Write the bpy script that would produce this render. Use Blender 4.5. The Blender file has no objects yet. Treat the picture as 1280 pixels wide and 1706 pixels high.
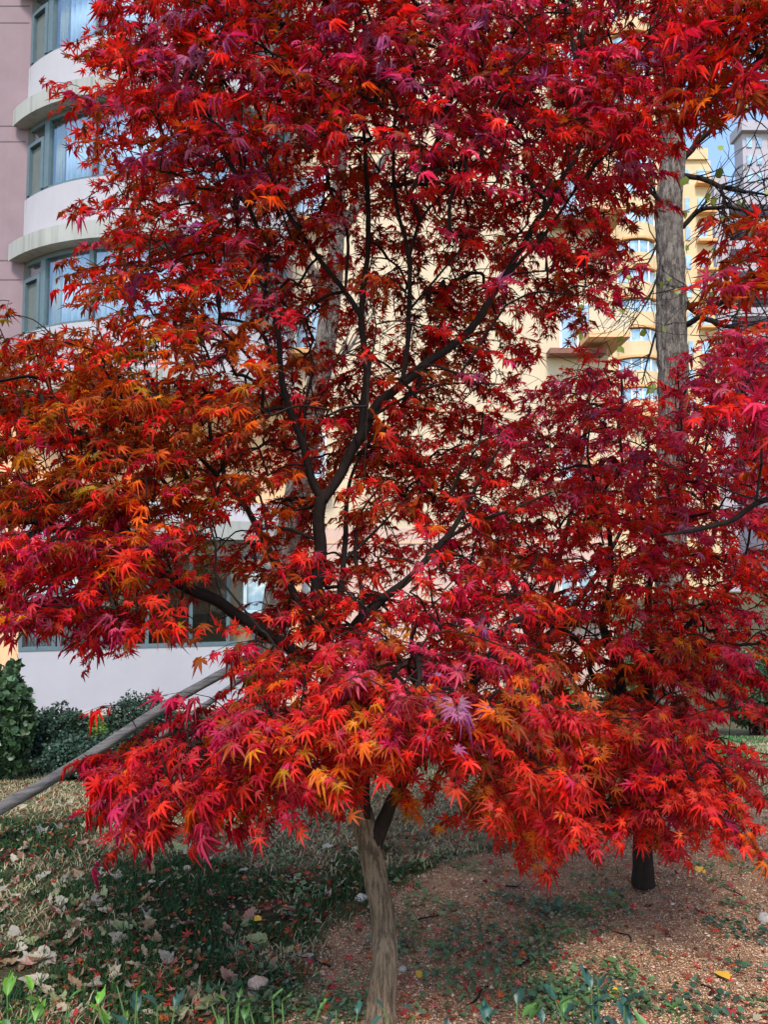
import bpy, bmesh, math, random
import numpy as np
from mathutils import Vector, noise as mnoise

# ------------------------------------------------------------------ camera, sky, sun, exposure
S = bpy.context.scene
C = S.collection
FPX, CX, CY = 1313.0, 640.0, 853.0        # focal length and centre in photograph pixels
PITCH = math.radians(4.0)
EYE = 1.6
cam_d = bpy.data.cameras.new('camera'); cam = bpy.data.objects.new('camera', cam_d); C.objects.link(cam)
cam.location = (0, 0, EYE); cam.rotation_euler = (math.radians(90) + PITCH, 0, 0)
cam_d.sensor_fit = 'VERTICAL'; cam_d.sensor_height = 24; cam_d.lens = 24 * FPX / 1706.0
cam_d.clip_start = 0.05; cam_d.clip_end = 1500
S.camera = cam

SUN_EL, SUN_AZ = math.radians(50), math.radians(184)     # azimuth clockwise from +Y: behind the camera, right
W = bpy.data.worlds.new('World'); S.world = W; W.use_nodes = True
wn = W.node_tree.nodes; wl = W.node_tree.links
sky = wn.new('ShaderNodeTexSky'); sky.sky_type = 'NISHITA'; sky.sun_disc = False
sky.sun_elevation = SUN_EL; sky.sun_rotation = SUN_AZ
sky.air_density = 1.2; sky.dust_density = 0.6; sky.ozone_density = 1.6
wn['Background'].inputs['Strength'].default_value = 0.15
wl.new(sky.outputs[0], wn['Background'].inputs[0])
sd = bpy.data.lights.new('sun', 'SUN'); sun = bpy.data.objects.new('sun', sd); C.objects.link(sun)
sd.energy = 1.9; sd.angle = math.radians(14.0); sd.color = (1.0, 0.93, 0.84)
sv = Vector((math.sin(SUN_AZ) * math.cos(SUN_EL), math.cos(SUN_AZ) * math.cos(SUN_EL), math.sin(SUN_EL)))
sun.rotation_euler = sv.to_track_quat('Z', 'Y').to_euler()
S.view_settings.view_transform = 'Standard'; S.view_settings.look = 'None'
S.view_settings.exposure = 1.05; S.view_settings.gamma = 1.0
S.cycles.max_bounces = 8; S.cycles.transparent_max_bounces = 12; S.cycles.use_denoising = True
S.cycles.sample_clamp_indirect = 6

rng = np.random.default_rng(7); random.seed(7)
cp, sp = math.cos(PITCH), math.sin(PITCH)
def at(px, py, d):
    a = (px - CX) / FPX; b = -(py - CY) / FPX
    dy = cp - b * sp; dz = sp + b * cp; k = d / dy
    return Vector((a * k, d, EYE + dz * k))
def proj(p):
    x, y, z = p[0], p[1], p[2] - EYE
    f = y * cp + z * sp; u = -y * sp + z * cp
    return CX + FPX * x / f, CY - FPX * u / f

# ------------------------------------------------------------------ object helpers
def tag(o, label=None, cat=None, group=None, kind=None):
    for k, v in (('label', label), ('category', cat), ('group', group), ('kind', kind)):
        if v: o[k] = v
    return o
def empty(name, loc=(0, 0, 0), rz=0):
    o = bpy.data.objects.new(name, None); C.objects.link(o); o.location = loc; o.rotation_euler = (0, 0, rz)
    o.empty_display_size = 0.1
    return o
def np_mesh(name, verts, faces, mat, parent=None, col=None, smooth=False, attrs=None, loc=None):
    """verts (n,3) in world axes; faces a list or (m,k) array; child meshes are stored relative to the parent's origin"""
    me = bpy.data.meshes.new(name)
    verts = np.asarray(verts, dtype=np.float32)
    off = np.array(parent.location if parent is not None else (loc if loc is not None else (0, 0, 0)), dtype=np.float32)
    if parent is not None and parent.parent is not None: off = off + np.array(parent.parent.location, dtype=np.float32)
    verts = verts - off
    if isinstance(faces, np.ndarray):
        m, k = faces.shape
        me.vertices.add(len(verts)); me.vertices.foreach_set('co', verts.ravel())
        me.loops.add(m * k); me.loops.foreach_set('vertex_index', faces.astype(np.int32).ravel())
        me.polygons.add(m); me.polygons.foreach_set('loop_start', np.arange(0, m * k, k, dtype=np.int32))
        me.update(calc_edges=True)
    else:
        me.from_pydata(verts.tolist(), [], faces)
    if col is not None:
        a = me.color_attributes.new('tint', 'FLOAT_COLOR', 'POINT')
        a.data.foreach_set('color', np.asarray(col, dtype=np.float32).ravel())
    for an, av in (attrs or {}).items():
        a = me.attributes.new(an, 'FLOAT', 'POINT'); a.data.foreach_set('value', np.asarray(av, dtype=np.float32))
    if smooth: me.polygons.foreach_set('use_smooth', [True] * len(me.polygons))
    if not isinstance(faces, np.ndarray) and len(verts) < 20000:
        bm = bmesh.new(); bm.from_mesh(me); bmesh.ops.recalc_face_normals(bm, faces=bm.faces); bm.to_mesh(me); bm.free()
    me.materials.append(mat)
    o = bpy.data.objects.new(name, me); C.objects.link(o)
    if parent is not None: o.parent = parent
    elif loc is not None: o.location = loc
    return o

class MB:
    def __init__(s): s.v = []; s.f = []
    def add(s, vs, fs):
        b = len(s.v); s.v += [tuple(v) for v in vs]; s.f += [tuple(i + b for i in f) for f in fs]
    def box(s, a, b):
        (x0, y0, z0), (x1, y1, z1) = a, b
        s.add([(x0, y0, z0), (x1, y0, z0), (x1, y1, z0), (x0, y1, z0), (x0, y0, z1), (x1, y0, z1), (x1, y1, z1), (x0, y1, z1)],
              [(0, 3, 2, 1), (4, 5, 6, 7), (0, 1, 5, 4), (1, 2, 6, 5), (2, 3, 7, 6), (3, 0, 4, 7)])
    def prism(s, outer, inner, z0, z1):
        """wall between two matching plan polylines"""
        n = len(outer); vs = []
        for (x, y) in outer: vs += [(x, y, z0), (x, y, z1)]
        for (x, y) in inner: vs += [(x, y, z0), (x, y, z1)]
        fs = []
        for i in range(n - 1):
            o0, o1, i0, i1 = 2 * i, 2 * i + 2, 2 * n + 2 * i, 2 * n + 2 * i + 2
            fs += [(o0, o1, o1 + 1, o0 + 1), (i0, i0 + 1, i1 + 1, i1), (o0 + 1, o1 + 1, i1 + 1, i0 + 1), (o0, i0, i1, o1)]
        a, b = 0, 2 * n; fs.append((a, a + 1, b + 1, b))
        a, b = 2 * n - 2, 4 * n - 2; fs.append((a, b, b + 1, a + 1))
        s.add(vs, fs)
    def tube(s, pts, rad, sides=8, jit=0.0, cap=True, seed=0, gr=0.0, gf=12.0, ga=0.045):
        pts = [Vector(p) for p in pts]; n = len(pts)
        if n < 2: return
        t0 = (pts[1] - pts[0]).normalized()
        ref = Vector((1, 0, 0)) if abs(t0.x) < 0.8 else Vector((0, 1, 0))
        u = t0.cross(ref).normalized(); vs = []
        for i, p in enumerate(pts):
            t = (pts[min(i + 1, n - 1)] - pts[max(i - 1, 0)]).normalized()
            u = (u - t * u.dot(t)).normalized(); w = t.cross(u)
            for k in range(sides):
                a = 2 * math.pi * k / sides; r = rad[i]
                if gr:
                    q = Vector((math.cos(a) * 3.2, math.sin(a) * 3.2, seed + p.z * 2.2))
                    ca, sa_ = math.cos(a) * gf, math.sin(a) * gf; r *= 1 - ga * max(0, .30 - abs(mnoise.noise(Vector((ca, sa_, seed + p.z * 3.5 * (gf / 12)))))) * 3.3 + .4 * ga * mnoise.noise(Vector((ca * 2, sa_ * 2, p.z * 20)))
                    r *= 1 + gr * mnoise.noise(q) + gr * 0.8 * (mnoise.noise(Vector((math.cos(a) * 9, math.sin(a) * 9, seed + p.z * 5))))
                if jit: r *= 1 + jit * mnoise.noise(Vector((math.cos(a) * 1.3 + seed, math.sin(a) * 1.3, p.z * 6 + p.x * 6)))
                vs.append(p + (u * math.cos(a) + w * math.sin(a)) * r)
        fs = []
        for i in range(n - 1):
            for k in range(sides):
                k2 = (k + 1) % sides
                fs.append((i * sides + k, i * sides + k2, (i + 1) * sides + k2, (i + 1) * sides + k))
        if cap: fs.append(tuple(range((n - 1) * sides, n * sides))); fs.append(tuple(reversed(range(sides))))
        s.add(vs, fs)
    def build(s, name, mat, parent=None, smooth=False, loc=None):
        return np_mesh(name, np.array(s.v, dtype=np.float32), s.f, mat, parent, smooth=smooth, loc=loc)

def crom(P, sub):
    """Catmull-Rom through rows of P"""
    P = np.asarray(P, dtype=float); n = len(P)
    if n < 3: 
        t = np.linspace(0, 1, sub + 1)[:, None]; return P[0] * (1 - t) + P[1] * t
    Q = np.vstack([2 * P[0] - P[1], P, 2 * P[-1] - P[-2]]); out = []
    for i in range(n - 1):
        a, b, c, d = Q[i], Q[i + 1], Q[i + 2], Q[i + 3]
        for t in np.linspace(0, 1, sub, endpoint=False):
            out.append(0.5 * (2 * b + (c - a) * t + (2 * a - 5 * b + 4 * c - d) * t * t + (3 * b - 3 * c + d - a) * t ** 3))
    out.append(P[-1]); return np.array(out)

# ------------------------------------------------------------------ materials
def new_mat(name):
    m = bpy.data.materials.new(name); m.use_nodes = True
    nt = m.node_tree; return m, nt, nt.nodes['Principled BSDF'], nt.nodes['Material Output']
def ramp(nt, fac, stops):
    r = nt.nodes.new('ShaderNodeValToRGB'); e = r.color_ramp.elements
    while len(e) < len(stops): e.new(0.5)
    for i, (p, c) in enumerate(stops): e[i].position = p; e[i].color = (*c, 1)
    nt.links.new(fac, r.inputs[0]); return r.outputs[0]
def tex_noise(nt, scale, detail=4, rough=0.6, vec=None, stretch=None):
    n = nt.nodes.new('ShaderNodeTexNoise'); n.inputs['Scale'].default_value = scale
    n.inputs['Detail'].default_value = detail; n.inputs['Roughness'].default_value = rough
    tc = nt.nodes.new('ShaderNodeTexCoord'); v = tc.outputs['Object']
    if stretch:
        mp = nt.nodes.new('ShaderNodeMapping'); mp.inputs['Scale'].default_value = stretch; nt.links.new(v, mp.inputs[0]); v = mp.outputs[0]
    nt.links.new(v, n.inputs['Vector']); return n.outputs['Fac']
def mixc(nt, fac, a, b, mode='MIX'):
    m = nt.nodes.new('ShaderNodeMix'); m.data_type = 'RGBA'; m.blend_type = mode
    for s_, v in ((0, fac), (6, a), (7, b)):
        if isinstance(v, (int, float)): m.inputs[s_].default_value = v
        elif isinstance(v, tuple): m.inputs[s_].default_value = (*v, 1)
        else: nt.links.new(v, m.inputs[s_])
    return m.outputs[2]
def bump(nt, h, bsdf, dist, strength=1.0):
    b = nt.nodes.new('ShaderNodeBump'); b.inputs['Distance'].default_value = dist; b.inputs['Strength'].default_value = strength
    nt.links.new(h, b.inputs['Height']); nt.links.new(b.outputs[0], bsdf.inputs['Normal'])
def plain(name, c, rough=0.7, var=0.15, scale=6, stretch=None, bmp=0.0, metal=0.0):
    m, nt, b, o = new_mat(name)
    f = tex_noise(nt, scale, 5, 0.65, stretch=stretch)
    lo = tuple(x * (1 - var) for x in c); hi = tuple(min(1, x * (1 + var)) for x in c)
    nt.links.new(ramp(nt, f, [(0.3, lo), (0.7, hi)]), b.inputs['Base Color'])
    b.inputs['Roughness'].default_value = rough; b.inputs['Metallic'].default_value = metal
    if bmp: bump(nt, f, b, bmp)
    return m
def leaf_mat(name, rough=0.42, trans=0.3, spec=0.5):
    m, nt, b, o = new_mat(name)
    a = nt.nodes.new('ShaderNodeAttribute'); a.attribute_name = 'tint'
    nt.links.new(a.outputs['Color'], b.inputs['Base Color']); b.inputs['Roughness'].default_value = rough
    b.inputs['Specular IOR Level'].default_value = spec
    t = nt.nodes.new('ShaderNodeBsdfTranslucent'); nt.links.new(a.outputs['Color'], t.inputs['Color'])
    x = nt.nodes.new('ShaderNodeMixShader'); x.inputs[0].default_value = trans
    nt.links.new(b.outputs[0], x.inputs[1]); nt.links.new(t.outputs[0], x.inputs[2]); nt.links.new(x.outputs[0], o.inputs['Surface'])
    return m
def bark_mat(name, dark, light, sc=14, st=(1, 1, 0.16), dist=0.012, lo=0.38, hi=0.62):
    m, nt, b, o = new_mat(name)
    f = tex_noise(nt, sc, 8, 0.72, stretch=st); g = tex_noise(nt, sc * 5, 4, 0.7, stretch=(1, 1, .35)); h = tex_noise(nt, 2.2, 3)
    c = ramp(nt, f, [(lo, dark), (hi, light)])
    c = mixc(nt, 0.35, c, ramp(nt, g, [(0.35, tuple(x * .45 for x in light)), (0.7, tuple(min(1, x * 1.35) for x in light))]))
    c = mixc(nt, ramp(nt, h, [(0.4, (0, 0, 0)), (0.65, (.45, .45, .45))]), c, tuple(x * 0.55 for x in light))
    nt.links.new(c, b.inputs['Base Color']); b.inputs['Roughness'].default_value = 0.9; b.inputs['Specular IOR Level'].default_value = 0.2
    ad = nt.nodes.new('ShaderNodeMath'); ad.operation = 'ADD'; nt.links.new(f, ad.inputs[0])
    mu = nt.nodes.new('ShaderNodeMath'); mu.operation = 'MULTIPLY'; mu.inputs[1].default_value = 0.3; nt.links.new(g, mu.inputs[0]); nt.links.new(mu.outputs[0], ad.inputs[1])
    bump(nt, ad.outputs[0], b, dist); return m
def wall_mat(name, c, streak=0.12, stain=(0.35, 0.33, 0.3), amount=0.3, rough=0.8):
    m, nt, b, o = new_mat(name)
    f = tex_noise(nt, 1.2, 5, 0.6); s = tex_noise(nt, 3.0, 5, 0.65, stretch=(2.2, 2.2, 0.12)); g = tex_noise(nt, 60, 3)
    col = ramp(nt, f, [(0.3, tuple(x * (1 - streak) for x in c)), (0.7, tuple(min(1, x * (1 + streak * .6)) for x in c))])
    col = mixc(nt, ramp(nt, s, [(0.5, (0, 0, 0)), (0.72, (amount,) * 3)]), col, stain)
    nt.links.new(col, b.inputs['Base Color']); b.inputs['Roughness'].default_value = rough
    bump(nt, g, b, 0.004, 0.5); return m
def glass_mat(name, tint=(0.5, 0.6, 0.68), refl=0.5):
    m, nt, b, o = new_mat(name)
    g = nt.nodes.new('ShaderNodeBsdfGlossy'); g.inputs['Roughness'].default_value = 0.09; g.inputs['Color'].default_value = (0.9, 0.95, 1, 1)
    t = nt.nodes.new('ShaderNodeBsdfTransparent'); t.inputs['Color'].default_value = (*tint, 1)
    f = tex_noise(nt, 0.9, 3); bp = nt.nodes.new('ShaderNodeBump'); bp.inputs['Distance'].default_value = 0.02; nt.links.new(f, bp.inputs['Height']); nt.links.new(bp.outputs[0], g.inputs['Normal'])
    fl = nt.nodes.new('ShaderNodeLayerWeight'); fl.inputs[0].default_value = .5; fr = nt.nodes.new('ShaderNodeMath'); fr.operation = 'POWER'; fr.inputs[1].default_value = 3.5; nt.links.new(fl.outputs['Facing'], fr.inputs[0])
    ad = nt.nodes.new('ShaderNodeMath'); ad.operation = 'ADD'; ad.inputs[1].default_value = refl; ad.use_clamp = True; nt.links.new(fr.outputs[0], ad.inputs[0])
    x = nt.nodes.new('ShaderNodeMixShader'); nt.links.new(ad.outputs[0], x.inputs[0]); nt.links.new(t.outputs[0], x.inputs[1]); nt.links.new(g.outputs[0], x.inputs[2])
    nt.links.new(x.outputs[0], o.inputs['Surface']); return m

M = {}
M['leaf'] = leaf_mat('maple_leaf', 0.45, 0.48, 0.28)
M['green_leaf'] = leaf_mat('glossy_leaf', 0.42, 0.15, 0.45)
M['dull_leaf'] = leaf_mat('dull_leaf', 0.75, 0.15, 0.2)
M['maple_bark'] = bark_mat('maple_bark', (0.035, 0.023, 0.016), (0.33, 0.24, 0.16), 80, (1, 1, 0.09), 0.016, .45, .55)
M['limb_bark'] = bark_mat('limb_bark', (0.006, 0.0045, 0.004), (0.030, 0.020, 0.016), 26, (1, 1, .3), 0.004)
M['grey_bark'] = bark_mat('grey_bark', (0.010, 0.008, 0.007), (0.34, 0.285, 0.245), 26, (1, 1, 0.35), 0.05, 0.45, 0.57)
M['pole'] = bark_mat('weathered_pole', (0.02, 0.018, 0.018), (0.19, 0.175, 0.17), 60, (.1, .1, 1), 0.006)
M['cord'] = plain('black_tie', (0.015, 0.014, 0.013))
M['mauve'] = wall_mat('mauve_wall', (0.255, 0.175, 0.19), 0.15, (0.3, 0.2, 0.2), 0.3)
M['peach'] = wall_mat('peach_wall', (0.78, 0.46, 0.24), 0.1, (0.6, 0.4, 0.3), 0.3)
M['white'] = wall_mat('white_wall', (0.42, 0.40, 0.425), 0.07, (0.45, 0.40, 0.40), 0.35)
M['ledge'] = wall_mat('ledge_concrete', (0.36, 0.36, 0.33), 0.12, (0.13, 0.13, 0.10), 0.6)
M['cream'] = wall_mat('cream_wall', (0.62, 0.505, 0.345), 0.08, (0.85, 0.55, 0.35), 0.35)
M['pinkish'] = wall_mat('pinkish_wall', (0.60, 0.42, 0.34), 0.08, (0.7, 0.5, 0.45), 0.3)
M['tower'] = wall_mat('tower_cream', (0.66, 0.49, 0.28), 0.06, (0.85, 0.5, 0.25), 0.3)
M['orange_paint'] = plain('orange_paint', (0.72, 0.36, 0.14))
M['groove'] = plain('groove', (0.12, 0.08, 0.08))
M['frame'] = plain('window_frame', (0.10, 0.15, 0.17), 0.4, 0.1)
M['pale_frame'] = plain('pale_frame', (0.42, 0.52, 0.55), 0.4, 0.1)
M['white_frame'] = plain('white_frame', (0.75, 0.75, 0.7), 0.5, 0.05)
M['glass'] = glass_mat('glass', (0.90, 0.96, 0.99), 0.13)
M['dark_glass'] = glass_mat('dark_glass', (0.2, 0.25, 0.28), 0.15)
M['blue_glass'] = plain('blue_glass', (0.36, 0.50, 0.60), 0.12, 0.5, 0.8, metal=0.3)
M['screen'] = plain('insect_screen', (0.12, 0.14, 0.13), 0.9, 0.1)
M['curtain'] = plain('curtain', (0.60, 0.66, 0.70), 0.9, 0.12, 3, (6, 6, .2))
M['yellow_curtain'] = plain('yellow_curtain', (0.42, 0.38, 0.22), 0.9, 0.3, 3, (9, 9, .6))
M['room'] = plain('room_interior', (0.12, 0.11, 0.1), 0.9, 0.1)
M['greystone'] = wall_mat('grey_tower', (0.42, 0.38, 0.42), 0.06, (0.3, 0.28, 0.3), 0.2)
M['greydark'] = plain('grey_recess', (0.12, 0.12, 0.16), 0.8)
M['stone'] = plain('stone', (0.5, 0.34, 0.26), 0.9, 0.35, 25, None, 0.01)
M['notice_white'] = plain('notice_white', (0.75, 0.72, 0.72), 0.5, 0.03)
M['notice_red'] = plain('notice_red', (0.6, 0.05, 0.08), 0.5, 0.05)
M['ledge_brown'] = plain('brown_shelf', (0.22, 0.09, 0.06), 0.7)

# ------------------------------------------------------------------ ground
def sstep(a, b, x): t = np.clip((x - a) / (b - a), 0, 1); return t * t * (3 - 2 * t)
def n3(x, y, z=0.0): return mnoise.noise(Vector((x, y, z)))
def tz(x, y):
    s = np.clip(y - 4.5, 0, 10.0); s = s - 0.5 * np.minimum(s, 1.0) 
    b = 0.022 * n3(x * 1.3, y * 1.3) + 0.010 * n3(x * 5, y * 5, 3)
    return -0.135 * s + b * (1 if y < 14 else 0.2)
LX = [0, 2.3, 2.76, 3.3, 3.9, 4.4, 5.0, 5.7, 7.0, 400]; LV = [-1.0, -0.75, -.48, -.30, -.12, .38, 1.1, 2.6, 30, 400]
def lawn(x, y):   # 1 on the lawn, 0 on the reddish grit
    e = float(np.interp(y, LX, LV)) + 0.28 * n3(x * 2.2, y * 2.2, 9) + 0.12 * n3(x * 8, y * 8, 2)
    return float(sstep(-0.12, 0.12, e - x))
def straw(x, y):
    return float(np.clip(.04 + 1.8 * n3(x * .9, y * .7, 4) + 1.0 * n3(x * 4, y * 4, 8) + 1.0 * float(sstep(4.2, 5.2, y)) * (1 if x < 1.5 else .6), 0, 1))
def axis(lo, hi, c0, c1, st):
    a = list(np.arange(c0, c1, st)); q = c1; s_ = st
    while q < hi: a.append(q); s_ *= 1.22; q += s_
    a.append(hi); q = c0 - st; s_ = st; left = []
    while q > lo: left.append(q); s_ *= 1.22; q -= s_
    left.append(lo); return np.array(sorted(left) + a)
gx = axis(-400, 400, -3.2, 3.2, 0.035); gy = axis(-60, 700, 2.0, 7.2, 0.035)
X, Y = np.meshgrid(gx, gy); n_, m_ = X.shape
Z = np.zeros_like(X); L = np.zeros_like(X); ST = np.zeros_like(X)
for i in range(n_):
    for j in range(m_):
        x, y = X[i, j], Y[i, j]
        l = lawn(x, y) if abs(x) < 30 and 0 < y < 12 else 1.0
        L[i, j] = l; ST[i, j] = straw(x, y) if abs(x) < 12 and 0 < y < 14 else .5; Z[i, j] = tz(x, y) + (0.012 * n3(x * 14, y * 14, 5) if abs(x) < 4 and y < 8 else 0)
idx = np.arange(n_ * m_).reshape(n_, m_)
F = np.stack([idx[:-1, :-1], idx[:-1, 1:], idx[1:, 1:], idx[1:, :-1]], -1).reshape(-1, 4)
m, nt, b, o = new_mat('soil_and_lawn')
at_ = nt.nodes.new('ShaderNodeAttribute'); at_.attribute_name = 'lawn'
g1 = tex_noise(nt, 120, 3, 0.7); g2 = tex_noise(nt, 1.6, 5); g3 = tex_noise(nt, 9, 6, 0.7)
vo = nt.nodes.new('ShaderNodeTexVoronoi'); vo.inputs['Scale'].default_value = 150; tcx = nt.nodes.new('ShaderNodeTexCoord'); nt.links.new(tcx.outputs['Object'], vo.inputs['Vector'])
grit = ramp(nt, g1, [(0.3, (0.30, 0.14, 0.075)), (0.5, (0.74, 0.47, 0.27)), (0.72, (0.94, 0.70, 0.48))])
grit = mixc(nt, 0.45, grit, ramp(nt, vo.outputs['Distance'], [(0.0, (0.86, 0.54, 0.33)), (0.6, (0.28, 0.12, 0.06))]))
grit = mixc(nt, ramp(nt, g3, [(0.45, (0, 0, 0)), (0.7, (.8, .8, .8))]), grit, (0.22, 0.11, 0.07))
turf = ramp(nt, g3, [(0.35, (0.014, 0.022, 0.010)), (0.55, (0.045, 0.042, 0.02)), (0.75, (0.16, 0.12, 0.06))])
as_ = nt.nodes.new('ShaderNodeAttribute'); as_.attribute_name = 'straw'
turf = mixc(nt, as_.outputs['Fac'], turf, ramp(nt, g3, [(.3, (.10, .09, .045)), (.7, (.30, .26, .14))]))
c = mixc(nt, at_.outputs['Fac'], grit, turf); nt.links.new(c, b.inputs['Base Color'])
b.inputs['Roughness'].default_value = 0.95; b.inputs['Specular IOR Level'].default_value = 0.1
ad = nt.nodes.new('ShaderNodeMath'); ad.operation = 'ADD'; nt.links.new(g1, ad.inputs[0]); nt.links.new(vo.outputs['Distance'], ad.inputs[1])
bump(nt, ad.outputs[0], b, 0.016)
ground = np_mesh('ground', np.stack([X, Y, Z], -1).reshape(-1, 3), F, m, smooth=True, attrs={'lawn': L.ravel(), 'straw': ST.ravel()})
tag(ground, kind='structure')

# ------------------------------------------------------------------ left building with curved bays
def build_left():
    dL = 16.4
    root = empty('apartment_building', (at(35, 1190, dL).x, dL, -1.35))
    tag(root, 'white and mauve apartment block at left with curved bay windows', 'building')
    xL, xR = at(35, 500, dL).x, at(478, 500, dL).x
    cx = (xL + xR) / 2; hw = (xR - xL) / 2; bul = 1.15; R = (hw * hw + bul * bul) / (2 * bul); cy = dL - bul + R
    def arc(r, h=hw, n=28, a0=None, a1=None):
        t = math.asin(min(1, h / r)) if a0 is None else None
        A = np.linspace(-t, t, n) if a0 is None else np.linspace(a0, a1, n)
        return [(cx + r * math.sin(a), cy - r * math.cos(a)) for a in A]
    ztop = at(35, 190, dL).z; st = ztop - at(35, 412, dL).z
    tmax = math.asin(hw / R)
    def ang(px): return math.asin(max(-1, min(1, (px - 256.5) / 221.5)) * hw / R)
    # side wall, mauve, in two paints
    w = MB(); w.box((-40, dL, at(20, 640, dL).z), (xR - .05, dL + 9, 24)); w.build('wall', M['mauve'], root)
    w = MB(); w.box((-40, dL - .004, -1.6), (xL + .02, dL + 9, at(20, 640, dL).z)); w.box((xL + .02, dL + .5, -1.6), (xR - .05, dL + 9, at(20, 640, dL).z - .003)); w.build('wall', M['peach'], root)
    g = MB()
    for yy in (10, 38, 434, 466, 210, 236): z = at(20, yy, dL).z; g.box((-12, dL - .006, z - .012), (xL - .02, dL + .05, z + .012))
    g.build('wall_groove', M['groove'], root)
    for k in range(-2, 4):
        z_led = ztop - k * st                       # top of ledge
        if z_led < 0: break
        lt = z_led; lb = z_led - 0.36
        m_ = MB()
        e = 0.27; oo = arc(R + e, hw + e * .9); ii = arc(R - 0.9, hw - .9)
        m_.prism(oo, ii, lb, lt); m_.build('ledge', M['ledge'], root)
        if k == 3: continue
        pz1 = z_led + 1.02 if True else 0
        p = MB(); p.prism(arc(R), arc(R - .14), lt, pz1); p.build('parapet', M['white'], root)
        wz0, wz1 = pz1, z_led + st - 0.36 - .004
        fr = MB(); rr = R - .03
        for z0, z1 in ((wz0, wz0 + .06), (wz1 - .10, wz1)): fr.prism(arc(rr), arc(rr - .1), z0, z1)
        divs = [37, 86, 180, 333, 427, 476]
        for d_, wd in zip(divs, (.012, .020, .012, .012, .02, .012)):
            a = ang(d_); fr.prism(arc(rr + .012, n=3, a0=a - wd, a1=a + wd), arc(rr - .1, n=3, a0=a - wd, a1=a + wd), wz0 + .06, wz1 - .10)
        for (p0, p1) in ((37, 86), (427, 476)):
            a0, a1 = ang(p0) + .012, ang(p1) - .02; zt = wz1 - .42
            fr.prism(arc(rr + .03, n=6, a0=a0, a1=a1), arc(rr - .06, n=6, a0=a0, a1=a1), zt - .05, zt + .03)
            for aa in (a0 + .012, a1 - .012): fr.prism(arc(rr + .03, n=2, a0=aa - .012, a1=aa + .012), arc(rr - .06, n=2, a0=aa - .012, a1=aa + .012), wz0 + .06, zt - .05)
        win = fr.build('window', M['frame'], root)
        for (p0, p1) in ((37, 86), (427, 476)):
            q = MB(); a0, a1 = ang(p0) + .03, ang(p1) - .03
            q.prism(arc(rr - .045, n=6, a0=a0, a1=a1), arc(rr - .05, n=6, a0=a0, a1=a1), wz0 + .06, wz1 - .5)
            build_sub(q, 'insect_screen', M['screen'], win)
            q = MB(); q.prism(arc(rr - .045, n=6, a0=a0, a1=a1), arc(rr - .05, n=6, a0=a0, a1=a1), wz1 - .39, wz1 - .1)
            build_sub(q, 'pane', M['glass'], win)
        for (p0, p1) in ((86, 180), (180, 333), (333, 427)):
            q = MB(); a0, a1 = ang(p0) + .018, ang(p1) - .012
            q.prism(arc(rr - .045, n=8, a0=a0, a1=a1), arc(rr - .051, n=8, a0=a0, a1=a1), wz0 + .05, wz1 - .09)
            build_sub(q, 'pane', M['glass'], win)
        # wavy curtains behind the glass
        for (p0, p1, mt) in ((90, 108, 'yellow_curtain'), (112, 300, 'curtain'), (310, 470, 'curtain')):
            if k == -1 and mt == 'yellow_curtain': mt = 'curtain'
            A = np.linspace(ang(p0), ang(p1), 90); ou = []; inn = []
            for i, a in enumerate(A):
                r = rr - .22 + .035 * math.sin(i * 1.15 + k) * (1 + .5 * math.sin(i * .31)); ou.append((cx + r * math.sin(a), cy - r * math.cos(a)))
                r -= .01; inn.append((cx + r * math.sin(a), cy - r * math.cos(a)))
            q = MB(); q.prism(ou, inn, wz0 - .05, wz1 - .1); build_sub(q, 'curtain', M[mt], win, True)
        rm = MB(); rm.box((xL + .06, dL - .06, wz0 - .3), (xR - .12, dL - .01, wz1 + .3)); rm.build('room_wall', M['room'], root)
    # ground floor, flatter wall with a long window
    A0, A1 = at(30, 1080, 15.2), at(482, 1080, 16.75)
    dx = Vector((A1.x - A0.x, A1.y - A0.y)); ln = dx.length; ux = dx / ln; nx = Vector((ux.y, -ux.x))   # nx faces the camera
    def P(s, o): q = Vector((A0.x, A0.y)) + ux * s + nx * o; return (q.x, q.y)
    zs = at(35, 1085, 15.2).z; zh = at(35, 925, 15.2).z
    def slab(mb, s0, s1, o0, o1, z0, z1): mb.prism([P(s0, o1), P(s1, o1)], [P(s0, o0), P(s1, o0)], z0, z1)
    w = MB(); slab(w, 0, ln, -.25, 0, zh + .003, zh + 1.1); w.build('upper_wall', M['white'], root)
    w = MB(); slab(w, 0, ln, -.25, 0, -1.2, zs - .003); w.build('lower_wall', M['white'], root)
    w = MB(); slab(w, -.03, ln + .03, -.3, .05, -1.7, -1.203); w.build('plinth', M['pinkish'], root)
    w = MB(); slab(w, ln, ln + .25, -1.5, .03, -1.6, zh + 1.1); w.build('corner_pier', M['peach'], root); w = MB(); slab(w, -.3, 0, -1.5, -.02, -1.6, zh + 1.1); w.build('corner_pier', M['peach'], root)
    fr = MB(); slab(fr, 0, ln, -.12, .02, zs, zs + .07); slab(fr, 0, ln, -.12, .0, zh - .07, zh)
    cuts = [.03, .62, .72, 1.5, 2.35, 3.2, 3.95, 4.5, ln - .03]
    for c_ in cuts: slab(fr, c_ - .035, c_ + .035, -.12, .015, zs + .07, zh - .07)
    win = fr.build('window', M['frame'], root)
    for i in range(len(cuts) - 1):
        if cuts[i + 1] - cuts[i] < .2: continue
        q = MB(); slab(q, cuts[i] + .035, cuts[i + 1] - .035, -.065, -.06, zs + .06, zh - .06)
        build_sub(q, 'pane', M['dark_glass' if i in (3, 4, 5) else 'glass'], win)
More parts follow.
